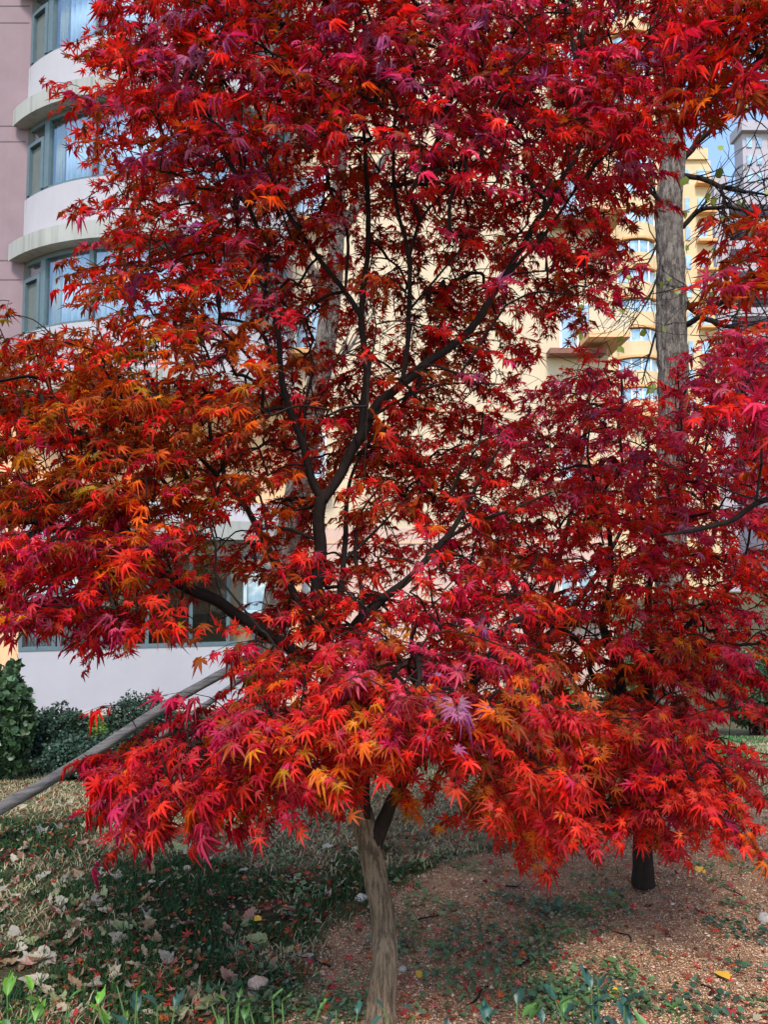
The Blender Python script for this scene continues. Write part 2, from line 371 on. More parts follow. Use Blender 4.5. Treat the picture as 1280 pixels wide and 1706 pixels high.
    for (s0, s1) in ((.1, .55), (.78, 1.2), (2.9, 3.25), (4.5, 5.2)):
        ou = []; inn = []
        for i, s_ in enumerate(np.linspace(s0, s1, 50)):
            o_ = -.2 + .03 * math.sin(i * 1.1); ou.append(P(s_, o_)); inn.append(P(s_, o_ - .01))
        q = MB(); q.prism(ou, inn, zs + .02, zh - .02); build_sub(q, 'curtain', M['curtain'], win, True)
    rm = MB(); slab(rm, .02, ln - .02, -1.6, -1.5, zs - .3, zh + .3); rm.build('room_wall', M['room'], root)
    # opened casement
    Q0 = at(405, 1020, 16.0); hz = at(405, 952, 16.0).z; lz = at(405, 1022, 16.0).z; wd = .68
    def cas(mb, x0, x1, z0, z1, y0=0.0, y1=.05): mb.box((Q0.x + x0, Q0.y + y0, z0), (Q0.x + x1, Q0.y + y1, z1))
    f = MB(); cas(f, 0, wd, hz - .07, hz); cas(f, 0, wd, lz, lz + .07); cas(f, 0, .07, lz + .07, hz - .07); cas(f, wd - .07, wd, lz + .07, hz - .07)
    cw = f.build('casement', M['pale_frame'], root)
    q = MB(); cas(q, .07, wd - .07, lz + .07, hz - .07, .02, .026); build_sub(q, 'pane', M['glass'], cw)
    q = MB(); cas(q, .07, wd - .07, lz + .07, hz - .07, .10, .11); build_sub(q, 'insect_screen', M['curtain'], cw)
    return root
def build_sub(mb, name, mat, part, smooth=False):
    """sub-part: the part's own origin sits on its thing's origin"""
    off = np.array(part.parent.location, dtype=np.float32)
    me_o = np_mesh(name, np.array(mb.v, dtype=np.float32) - off, mb.f, mat, None, smooth=smooth)
    me_o.parent = part; return me_o
build_left()

# notice plate on the wall
nt_ = empty('notice_board', at(40, 1180, 15.12)); tag(nt_, 'small white notice with a red mark at the foot of the white wall', 'notice')
q = at(40, 1162, 15.12)
b_ = MB(); b_.box((q.x - .12, q.y - .02, q.z - .22), (q.x + .07, q.y + .0, q.z + .2)); b_.build('board', M['notice_white'], nt_)
b_ = MB(); b_.box((q.x - .01, q.y - .026, q.z - .03), (q.x + .05, q.y - .021, q.z + .1)); b_.build('red_mark', M['notice_red'], nt_)
b_ = MB(); b_.box((q.x - .05, q.y, q.z - .5), (q.x - .02, q.y + .03, q.z + .1)); b_.build('post', M['frame'], nt_)

# ------------------------------------------------------------------ cream building behind
def build_cream():
    d = 17.8; x0, x1 = at(478, 500, d).x, at(1012, 500, d).x
    root = empty('apartment_building', (x0, d, -1.3)); tag(root, 'cream yellow apartment block directly behind the tall red maple', 'building')
    zs = at(700, 880, d).z
    w = MB(); w.box((x0, d, zs), (x1, d + 12, 24)); w.build('wall', M['cream'], root)
    w = MB(); w.box((x0 - .003, d - .01, -1.7), (x1 + .003, d + 12, zs)); w.build('lower_wall', M['pinkish'], root)
    g = MB()
    for yy in (40, 255, 470, 685, 905): z = at(700, yy, d).z; g.box((x0, d - .02 - (.01 if yy > 880 else 0), z - .012), (x1, d + .05, z + .012))
    g.build('wall_groove', M['orange_paint'], root)
    for (px0, px1) in ((490, 545), (932, 992)):
        for yy in (-142, 74, 290, 506, 722, 938):
            a = at(px0, yy + 78, d); b2 = at(px1, yy, d); y0 = d - .05 - (.02 if yy > 800 else 0)
            f = MB()
            for (s0, s1, t0, t1) in ((a.x, b2.x, a.z, a.z + .06), (a.x, b2.x, b2.z - .06, b2.z), (a.x, a.x + .06, a.z + .06, b2.z - .06), (b2.x - .06, b2.x, a.z + .06, b2.z - .06), ((a.x + b2.x) / 2 - .025, (a.x + b2.x) / 2 + .025, a.z + .06, b2.z - .06)):
                f.box((s0, y0, t0), (s1, d + .02, t1))
            wn_ = f.build('window', M['white_frame'], root)
            q = MB(); q.box((a.x + .06, d - .04 - (.0 if yy < 800 else .01), a.z + .06), (b2.x - .06, d - .03, b2.z - .06)); build_sub(q, 'pane', M['blue_glass'] if yy % 4 else M['yellow_curtain'], wn_)
            s_ = MB(); s_.box((a.x - .3, d - .45, a.z - .18), (b2.x + .12, d - .03, a.z - .06)); s_.build('window_ledge', M['ledge_brown'] if px0 > 800 else M['orange_paint'], root)
    # balcony with orange soffit at the right corner
    for yy in (545, 329, 113, 761):
        a = at(988, yy, d - 1.2); s_ = MB(); s_.box((a.x, d - .9, a.z - .12), (x1 + .25, d + 1.4, a.z + .02)); s_.build('balcony_slab', M['peach'], root)
        s_ = MB(); s_.box((a.x + .02, d - .88, a.z + .023), (x1 + .23, d - .8, a.z + .55)); s_.build('balcony_front', M['cream'], root)
build_cream()

def build_tower():
    d = 72.0; X_ = lambda px: at(px, 500, d).x; Zz = lambda py: at(1050, py, d).z
    root = empty('apartment_tower', (X_(1000), d, -1.3)); tag(root, 'tall sunlit cream tower with rounded bays beyond the rough barked tree', 'building')
    w = MB(); w.box((X_(960), d, -2), (X_(1142), d + 14, Zz(-60))); w.build('wall', M['tower'], root)
    w = MB(); w.box((X_(1142), d + .6, -2), (X_(1196), d + 14, Zz(262))); w.box((X_(1142), d + .3, Zz(262)), (X_(1190), d + 12, Zz(244))); w.build('wing_wall', M['tower'], root)
    for k in range(14):
        y = 40 + k * 48.5; c = (X_(1027) + X_(1094)) / 2; hw = (X_(1094) - X_(1027)) / 2; R = hw * 1.15
        def arc(r, n=14, t=1.0): A = np.linspace(-t, t, n); return [(c + r * math.sin(a), d + .9 - r * math.cos(a)) for a in A]
        z = Zz(y); p = MB(); p.prism(arc(R), arc(R - .3), z - 1.35, z); p.build('bay_parapet', M['tower'], root)
        p = MB(); p.prism(arc(R + .2), arc(R - .4), z - 1.55, z - 1.352); p.build('bay_ledge', M['orange_paint'], root)
        p = MB(); p.prism(arc(R - .12), arc(R - .3), z + .003, z + 1.10)
        wi = p.build('window', M['blue_glass'], root)
        f = MB()
        for a in (-1.0, -.45, 0, .45, 1.0):
            x, y_ = c + (R - .08) * math.sin(a), d + .9 - (R - .08) * math.cos(a); f.box((x - .07, y_ - .07, z + .004), (x + .07, y_ + .07, z + 1.09))
        build_sub(f, 'mullion', M['white_frame'], wi)
    for k in range(9):
        y = 300 + k * 48; z = Zz(y)
        f = MB(); f.box((X_(1150), d + .5, z), (X_(1158), d + .62, z + 1.3)); f.build('window', M['blue_glass'], root)
        f = MB(); f.box((X_(1172), d + .5, z), (X_(1186), d + .62, z + 1.3)); f.build('window', M['blue_glass'], root)
        f = MB(); f.box((X_(1168), d - .2, z - .35), (X_(1200), d + .6, z - .12)); f.build('balcony_slab', M['orange_paint'], root)
build_tower()

def build_grey():
    d = 95.0; X_ = lambda px: at(px, 500, d).x; Zz = lambda py: at(1240, py, d).z
    root = empty('glass_tower', (X_(1200), d, -1.3)); tag(root, 'blue glass and lilac grey tower between the cream tower and the frame edge', 'building')
    w = MB(); w.box((X_(1196), d + 3, -2), (X_(1330), d + 7, Zz(318))); w.build('wall', M['greydark'], root)
    w = MB(); w.box((X_(1190), d - 1, -2), (X_(1214), d + 3, Zz(300))); w.build('column', M['greystone'], root)
    c = X_(1180); A = np.linspace(-1.5, 1.5, 16); w = MB()
    w.prism([(c + 1.8 * math.sin(a), d + 3 - 1.8 * math.cos(a)) for a in A], [(c + 1.5 * math.sin(a), d + 3 - 1.5 * math.cos(a)) for a in A], -2, Zz(318)); w.build('glass_bay', M['blue_glass'], root)
    for k in range(11):
        z = Zz(338 + k * 37)
        s_ = MB(); s_.box((X_(1216), d - .5, z - .4), (X_(1330), d + 3, z + .65)); s_.build('balcony', M['greystone'], root)
        for px in (1218, 1250, 1284):
            s_ = MB(); s_.box((X_(px), d + 2.8, z + .7), (X_(px + 22), d + 2.98, z + 2.1)); s_.build('window', M['blue_glass'], root)
        s_ = MB(); s_.box((X_(1172), d + .9, z - .15), (X_(1190), d + 1.4, z + .05)); s_.build('glass_band', M['greystone'], root)
    d = 125.0; root = empty('apartment_tower', (X_(1240), d, -1.3)); tag(root, 'pale grey high tower against the sky at the right edge', 'building')
    X2 = lambda px: at(px, 300, d).x; Z2 = lambda py: at(1260, py, d).z
    w = MB(); w.box((X2(1240), d, -2), (X2(1360), d + 3, Z2(222))); w.box((X2(1235), d - 1, Z2(222)), (X2(1365), d + 3.5, Z2(206))); w.build('wall', M['greystone'], root)
    for k in range(14):
        z = Z2(246 + k * 29)
        for px in (1246, 1262, 1282):
            s_ = MB(); s_.box((X2(px), d - .2, z), (X2(px + 9), d + .1, z + 1.6)); s_.build('window', M['blue_glass'], root)
build_grey()

# ------------------------------------------------------------------ leaves
def maple_leaf(lobes=7, wide=1.0, lift=1.0, droop=0.34):
    ang = {7: [-128, -82, -40, 0, 40, 82, 128], 5: [-95, -46, 0, 46, 95]}[lobes]
    ln_ = {7: [.42, .78, .97, 1.08, .97, .78, .42], 5: [.6, .92, 1.05, .92, .6]}[lobes]
    V = [(0, 0, 0)]; Fs = []
    sin_r = .25; sa = [ang[0] - 32] + [(ang[i] + ang[i + 1]) / 2 for i in range(len(ang) - 1)] + [ang[-1] + 32]
    def pol(a, r, z=0): a = math.radians(a); return (r * math.sin(a), r * math.cos(a), z - droop * r * r)
    S0 = len(V)
    for i, a in enumerate(sa): V.append(pol(a, .11 if i in (0, len(sa) - 1) else sin_r, .02))
    for i, (a, l) in enumerate(zip(ang, ln_)):
        b = len(V); w = math.degrees(math.atan2(.098 * wide * (0.7 + .3 * l), .50 * l))
        V += [pol(a - w, .5 * l, .045 * lift), pol(a, l, -.03), pol(a + w, .5 * l, .045 * lift)]
        Fs += [(0, S0 + i, b, b + 1), (0, b + 1, b + 2, S0 + i + 1)]
    return np.array(V, dtype=np.float32), np.array(Fs, dtype=np.int32)
LEAF7 = [maple_leaf(7, w, l, d) for w, l, d in ((1.0, 1, .30), (1.2, .6, .55), (.9, 1.6, .15), (.8, 3.2, .85), (1.1, 2.4, -.15), (.75, 3.8, 1.25))]
LEAF5 = [maple_leaf(5, 1.25, .8, .35), maple_leaf(5, 1.05, 1.2, .5)]
OVAL = (np.array([(0, 0, 0), (-.22, .35, .05), (-.17, .72, -.01), (0, 1, -.12), (.17, .72, -.01), (.22, .35, .05), (0, .5, -.03)], dtype=np.float32),
        np.array([(0, 6, 2, 1), (6, 3, 2, 2), (0, 5, 4, 6), (6, 4, 3, 3)], dtype=np.int32))
OVAL = (OVAL[0], np.array([(0, 6, 1), (6, 2, 1), (6, 3, 2), (0, 5, 6), (6, 5, 4), (6, 4, 3)], dtype=np.int32))

def instance(templates, pos, ydir, ndir, size, tint, vary=False):
    """copies of leaf templates baked into arrays; ydir: base to tip, ndir: the upper face"""
    pos, ydir, ndir, size, tint = map(np.asarray, (pos, ydir, ndir, size, tint))
    ydir = ydir / np.linalg.norm(ydir, axis=1, keepdims=True)
    x = np.cross(ydir, ndir); x /= np.linalg.norm(x, axis=1, keepdims=True) + 1e-9; z = np.cross(x, ydir)
    V = []; Fc = []; T = []; base = 0; which = rng.integers(0, len(templates), len(pos))
    for w, (tv, tf) in enumerate(templates):
        s_ = which == w; n = int(s_.sum())
        if not n: continue
        sc = size[s_][:, None, None]
        wob = 1 + 0.16 * rng.standard_normal((n, len(tv), 1)) * (np.linalg.norm(tv, axis=1)[None, :, None] > .3)
        p = tv[None] * wob * sc
        v = pos[s_][:, None] + p[..., 0:1] * x[s_][:, None] + p[..., 1:2] * ydir[s_][:, None] + p[..., 2:3] * z[s_][:, None]
        V.append(v.reshape(-1, 3)); Fc.append((tf[None] + (np.arange(n) * len(tv))[:, None, None]).reshape(-1, tf.shape[1]) + base)
        t = np.concatenate([tint[s_], np.ones((n, 1))], 1); tt = np.repeat(t, len(tv), axis=0).reshape(n, len(tv), 4)
        if vary:
            rr = np.linalg.norm(tv, axis=1)[None, :]; age = rng.random((n, 1))
            tt[..., 0] *= 1.12 - .30 * rr * age; tt[..., 1] = tt[..., 1] * (1.25 - .75 * rr * age) + .045 * (1 - rr).clip(0, 1) ** 2 * rng.random((n, 1)); tt[..., :3] *= rng.uniform(.82, 1.15, (n, len(tv), 1))
        T.append(tt.reshape(-1, 4)); base += n * len(tv)
    return np.concatenate(V), np.concatenate(Fc), np.concatenate(T)

PAL = {'crimson': (.56, .006, .032), 'red': (.66, .012, .010), 'scarlet': (.76, .022, .014), 'orange': (.72, .11, .008), 'amber': (.62, .19, .012),
       'magenta': (.55, .012, .085), 'maroon': (.20, .004, .008), 'rust': (.36, .05, .008), 'olive': (.33, .17, .012), 'violet': (.34, .025, .13), 'pink': (.62, .06, .15), 'lilac': (.42, .11, .26)}  # pink and lilac: sky sheen on the leaves, painted as leaf colour
# where in the crown which colours hang, painted sheen tones included: (px, py, radius px, {colour: weight})
ZONES = [
    (130, 760, 260, dict(rust=5, orange=2.4, olive=1.6, amber=.5, red=2.2)),
    (330, 680, 150, dict(orange=3, rust=3, red=3, amber=1.2, crimson=1)),
    (110, 980, 150, dict(crimson=4, scarlet=3, magenta=3, orange=.8, red=2, pink=1.2)),
    (250, 1010, 90, dict(orange=3, amber=2, scarlet=3, red=2)),
    (320, 230, 260, dict(red=4, scarlet=2.5, crimson=2, rust=2.5, orange=.8, violet=.4, maroon=1, pink=.7, lilac=.5)),
    (760, 210, 170, dict(crimson=3, magenta=3, violet=1, red=3, pink=1.5, lilac=1.2)),
    (600, 120, 320, dict(pink=1.2, lilac=.7, red=4, crimson=2.5, rust=2.2, scarlet=1, magenta=1.2, maroon=1.5, violet=.4)),
    (1000, 200, 300, dict(pink=.4, lilac=.2, crimson=2.5, red=4, maroon=1.5, rust=1.5, magenta=.6, scarlet=1.2)),
    (650, 480, 300, dict(rust=4, red=3, maroon=2, crimson=1.5, orange=.6)),
    (900, 480, 170, dict(crimson=3, maroon=2, magenta=1, red=3, rust=1.5)),
    (850, 740, 120, dict(scarlet=3, crimson=3, magenta=2, red=2, pink=1.5)),
    (620, 830, 200, dict(red=3, rust=2, scarlet=2, orange=1)),
    (600, 980, 200, dict(red=3, rust=2, crimson=2, maroon=1)),
    (290, 1260, 170, dict(scarlet=3, crimson=5, red=2, orange=1.0, magenta=2)),
    (470, 1240, 90, dict(orange=4, amber=1.6, scarlet=2.5, crimson=1.5)),
    (720, 1090, 130, dict(magenta=4, crimson=4, scarlet=1, red=1, pink=2, lilac=.4)),
    (640, 1240, 150, dict(scarlet=3, orange=2.5, red=2, crimson=1.5, amber=.6)),
    (760, 1240, 110, dict(orange=4, amber=1.2, rust=2, scarlet=2)),
    (840, 1350, 140, dict(red=3, scarlet=3, orange=2, crimson=1)),
    (1150, 1310, 180, dict(scarlet=5, red=3, orange=1.0, crimson=4, magenta=1)),
    (960, 1220, 110, dict(rust=4, orange=2, red=2, crimson=1)),
    (1130, 980, 170, dict(orange=3, scarlet=3, red=3, amber=.4)),
    (960, 960, 150, dict(scarlet=3, crimson=3, red=2, orange=1)),
    (1130, 760, 240, dict(crimson=4, magenta=3, scarlet=2, red=3, violet=.4, pink=3, lilac=.4)),
    (980, 680, 130, dict(crimson=3, maroon=1, magenta=3, red=2, violet=.4, pink=1)),
    (1210, 1110, 130, dict(crimson=4, magenta=2, maroon=2, red=1)),
    (1000, 1090, 120, dict(rust=4, orange=2, red=2)),
    (1250, 100, 130, dict(rust=3, orange=2, red=3)),
    (1250, 450, 100, dict(scarlet=3, orange=3, rust=2)),
    (400, 1030, 90, dict(red=2, rust=3, crimson=1)),
]
PK = list(PAL); PV = np.array([PAL[k] for k in PK])
ZW = np.array([[z[3].get(k, 0.0) for k in PK] for z in ZONES]); ZW /= ZW.sum(1, keepdims=True)
ZC = np.array([z[:3] for z in ZONES], dtype=float)
def spray_tint(px, py):
    d2 = ((ZC[:, 0] - px) ** 2 + (ZC[:, 1] - py) ** 2) / (ZC[:, 2] ** 2)
    w = np.exp(-1.3 * d2) + 1e-6; w /= w.sum(); return w @ ZW
FRONT = np.array([{'magenta': 1.7, 'crimson': 1.4, 'scarlet': 1.6, 'amber': 1.1, 'violet': 1.6, 'pink': 2.2, 'lilac': 2.2}.get(k, .75) for k in PK])  # front sprays get most of the painted pink and lilac sheen

BACKW = np.array([{'magenta': .7, 'violet': .3, 'pink': .12, 'lilac': .08}.get(k, 1.0) for k in PK])
# ------------------------------------------------------------------ maples
def skeleton(limbs):
    """limbs: lists of (px, py, depth, radius). Returns smoothed limbs"""
    out = []
    for L_ in limbs:
        P = np.array([[*at(a, b, d), r] for a, b, d, r in L_])
        Q = crom(P, 6); Q[:, 3] = np.maximum(Q[:, 3], .0012)
        for i in range(1, len(Q) - 1):      # crooked growth
            k = min(.012, Q[i, 3] * .55)
            for c_ in range(3): Q[i, c_] += k * mnoise.noise(Vector((Q[i, 0] * 9 + c_ * 7, Q[i, 1] * 9, Q[i, 2] * 9)))
        out.append(Q)
    return out
def maple(label, trunk, limbs, cells, centre, leaf_r, per, name='maple_tree', tpl=LEAF7, seedv=1, trunk_mat='maple_bark', layer=.2):
    """cells: (px, py, depth) anchors of leaf sprays"""
    global rng
    rng = np.random.default_rng(seedv)
    T = skeleton([trunk])[0]; root = empty(name, (T[0, 0], T[0, 1], tz(T[0, 0], T[0, 1])))
    tag(root, label, 'tree', 'red maples on the lawn and grit')
    LS = skeleton(limbs)
    tb = MB(); Pt = crom(T[:, :3], 4); Rt = np.interp(np.linspace(0, 1, len(Pt)), np.linspace(0, 1, len(T)), T[:, 3]); tb.tube(Pt, Rt, 170, seed=seedv, gr=.07); tb.build('trunk', M[trunk_mat], root, True)
    for qi, Q in enumerate(LS):
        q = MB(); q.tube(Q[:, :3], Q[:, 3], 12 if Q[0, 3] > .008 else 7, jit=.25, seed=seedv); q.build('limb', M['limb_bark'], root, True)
    nodes = [T[len(T) // 2:, :3]] + [Q[:, :3] for Q in LS]; N = np.concatenate(nodes); nsk = len(N)
    A = np.array([list(at(*c)) for c in cells])
    lz = np.round(A[:, 2] / layer) * layer + 0.06 * np.array([mnoise.noise(Vector((a[0] * 1.5, a[1] * 1.5, a[2]))) for a in A]); A[:, 2] += .22 * (lz - A[:, 2])
    oo = A - np.array(centre); oo[:, 2] = 0; oo /= np.linalg.norm(oo, axis=1, keepdims=True) + 1e-6; low = np.array([c_[1] > 1150 and not (500 < c_[0] < 760) for c_ in cells]); A += -oo * leaf_r * 1.9 + np.array((0, 0, leaf_r * 1.45)) * np.where(low, .35, 1.0)[:, None]
    gz = np.array([tz(a[0], a[1]) for a in A]); A[:, 2] = np.maximum(A[:, 2], gz + .25)
    dist = np.array([np.min(np.linalg.norm(N - a, axis=1)) for a in A]); order = np.argsort(dist)
    node = list(N); par = [-1] * nsk; NN = np.zeros((nsk + 2 * len(A) + 5, 3)); NN[:nsk] = N; cnt = nsk; segs = []; ctr = np.array(centre)
    ends = []
    for oi in order:
        a = A[oi]; D = NN[:cnt] - a; dd = np.linalg.norm(D, axis=1)
        rad_a = np.linalg.norm((a - ctr) * (1, 1, .4)); rad_n = np.linalg.norm((NN[:cnt] - ctr) * (1, 1, .4), axis=1)
        cost = dd * (1 + 1.2 * (rad_n > rad_a)) + .25 * np.maximum(0, NN[:cnt, 2] - a[2] - .05)
        j = int(np.argmin(cost)); p0 = NN[j]; L_ = np.linalg.norm(a - p0)
        mid = (p0 + a) / 2 + np.array([0, 0, .10 * L_]) + rng.normal(0, .05 * L_, 3)
        NN[cnt] = mid; par.append(j); mi = cnt; cnt += 1
        NN[cnt] = a; par.append(mi); ai = cnt; cnt += 1
        ends.append((ai, mi, oi))
    load = np.zeros(cnt)
    for (ai, mi, oi) in ends: load[ai] += 1
    for i in range(cnt - 1, nsk - 1, -1): load[par[i]] += load[i]
    tw = MB()
    for (ai, mi, oi) in ends:
        j = par[mi]; r0 = min(.0012 * math.sqrt(load[mi]) + .0006, .009); r1 = min(.0012 * math.sqrt(load[ai]) + .0004, .008)
        pts = crom(np.array([NN[j], NN[mi], NN[ai]]), 3); tw.tube(pts, np.linspace(r0, r1, len(pts)), 4, cap=False)
    # sprays of opposite leaves
    pos, yd, nd, sz, ti = [], [], [], [], []
    cd = np.array([p[2] for p in cells]); 
    for (ai, mi, oi) in ends:
        a = NN[ai]; dr = a - NN[mi]; dr /= np.linalg.norm(dr) + 1e-6
        out = a - ctr; out[2] = 0; out /= np.linalg.norm(out) + 1e-6
        h = dr * .6 + out * .5 + rng.normal(0, .35, 3); h[2] = h[2] * .4 - .12; h /= np.linalg.norm(h)
        px, py = cells[oi][0], cells[oi][1]; w = spray_tint(px, py).copy()
        w *= FRONT if a[1] < ctr[1] - .25 else BACKW
        w /= w.sum(); own = rng.choice(len(PK), p=w); n = int(per * rng.uniform(.7, 1.3)); L_ = leaf_r * rng.uniform(2.5, 4.3)
        side = np.cross(h, (0, 0, 1)); side /= np.linalg.norm(side) + 1e-6
        end = a + h * L_ + np.array([0, 0, -.25 * L_])
        tw.tube([a, a + h * L_ * .55 + np.array((0, 0, -.05 * L_)), end], [.0013, .001, .0007], 3, cap=False)
        for q in range(n):
            t = (q // 2 + 1) / (n / 2 + .5); sgn = 1 if q % 2 else -1
            base = a + (end - a) * t; f = rng.uniform(.35, 1.0)
            y = h * (.55 + .5 * t) + side * sgn * (1.1 - .6 * t) * rng.uniform(.5, 1.2) + rng.normal(0, .22, 3)
            y[2] = -rng.uniform(.15, 1.05) if py > 1090 else rng.uniform(-.95, .42); y /= np.linalg.norm(y)
            nrm = np.array((0, 0, 1.0)) + out * (.75 if py > 1090 else .45) + rng.normal(0, .38 if py > 1090 else .6, 3)
            pet = leaf_r * rng.uniform(.35, .8); pb = base + y * pet * np.array((1, 1, .5))
            tw.tube([base, pb], [.0007, .0005], 3, cap=False)
            pos.append(pb); yd.append(y); nd.append(nrm); sz.append(leaf_r * (1.1 if py > 1090 else .94) * rng.choice([.55, .75, .92, 1.02, 1.15]) * rng.uniform(.88, 1.12))
            k = own if rng.random() < .62 else rng.choice(len(PK), p=w)
            ti.append(PV[k] * (1.0 if py > 1090 else 1.15) * rng.uniform(.52, 1.28) * (1 + rng.normal(0, .06, 3)))
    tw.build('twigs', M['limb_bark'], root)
    V, Fc, Tn = instance(tpl, pos, yd, nd, sz, np.clip(ti, 0.002, .95), True)
    np_mesh('crown', V, Fc, M['leaf'], root, col=Tn)
    print(label, 'sprays', len(A), 'leaves', len(pos))
    return root

def cells_from(rows, r0, depth_fn, k, seedv, cell=40, extend_left=0, extend_right=0, extend_top=0):
    """density rows (one digit per 40 px cell) to anchors; k = sprays per cell at density 9 for unit depth"""
    g = np.random.default_rng(seedv); out = []
    rows = [('0' * 32 + r)[-32:] if len(r) < 32 else r for r in rows]
    for i, r in enumerate(rows):
        cols = [(c, int(ch)) for c, ch in enumerate(r)]
        cols += [(-1 - e, int(r[0])) for e in range(extend_left)] + [(32 + e, int(r[31])) for e in range(extend_right)]
        for c, v in cols:
            ys = [r0 + i] + ([r0 - 1 - e for e in range(extend_top)] if i == 0 else [])
            for yy in ys:
                lam = k * (v / 9.0) ** 1.25
                if yy < r0 or c < 0 or c > 31: lam *= .6
                for _ in range(g.poisson(lam)):
                    px = (c + g.random()) * cell; py = (yy + g.random()) * cell
                    dd_ = depth_fn(px, py, g); p_ = at(px, py, dd_)
                    if n3(p_.x * 4.2, p_.y * 4.2, p_.z * 6.5) < -.14 and g.random() < (.72 if py > 1120 else .4): continue
                    out.append((px, py, dd_))
    return out

MAIN = """00004788888888888888888888866300
00003678888888888888888888876300
00357888888888888888888888876200
00015788888888888888888888876200
00357888888888888888888888875000
00026788888888887788888888764000
00004788888888777778888887641000
00005788888877777777788777520000
00026788888877666677777777410000
00027888887766555667777777310000
00005788887766555566777777410000
00046788877765554556677776200000
10046778877665554556677663000000
20136777766655544566665431000000
54456777665655544566654000000000
77777777655555445666530000000000
88888887655555555665430000000000
88888888765566556665400000000000
88888888765666667776660000000000
88888887665666677777760000000000
88888877655666677776540000000000
88888766544554556666540000000000
77766665444443455566540000000000
99999743433444466666666000000000
99999752224655566666666000000000
88899851001466666666666000000000
31678632001888777777540000000000
00000000024888888888765000000000
00000000025888888888876500000000
00001001478888888888888600000000
00001247888888888888888700000000
00026788888888858887778700000000
00006888888885311350468700000000
00005788546321001202356600000000
00000440000000000000012300000000
00000000000000000000000000000000""".split('\n')
def d_main(px, py, g):
    if py > 1130: return g.uniform(2.0, 2.75)
    if py > 1080 and px <= 420: return g.uniform(2.0, 2.75)
    if py > 1080: return g.uniform(2.1, 3.3)
    if py > 970 and px > 520: return g.uniform(2.3, 3.5)
    if px < 300 and py > 900: return g.uniform(2.0, 2.6)
    if py < 260: return g.uniform(2.05, 3.5)
    if px < 330 and py > 560: return g.uniform(2.1, 3.1)
    if 250 < px < 470 and 900 < py < 1080: return g.uniform(2.75, 3.3)
    if 430 < px < 1000: return g.uniform(2.85, 3.8) if g.random() < .93 else g.uniform(2.1, 2.7)
    return g.uniform(2.1, 3.6)
trunk1 = [(630, 1730, 2.72, .056), (636, 1650, 2.74, .0465), (642, 1570, 2.76, .042), (630, 1480, 2.78, .040), (612, 1400, 2.80, .042), (598, 1345, 2.81, .038), (590, 1300, 2.82, .036), (578, 1250, 2.82, .033), (558, 1180, 2.82, .031), (542, 1112, 2.82, .030)]
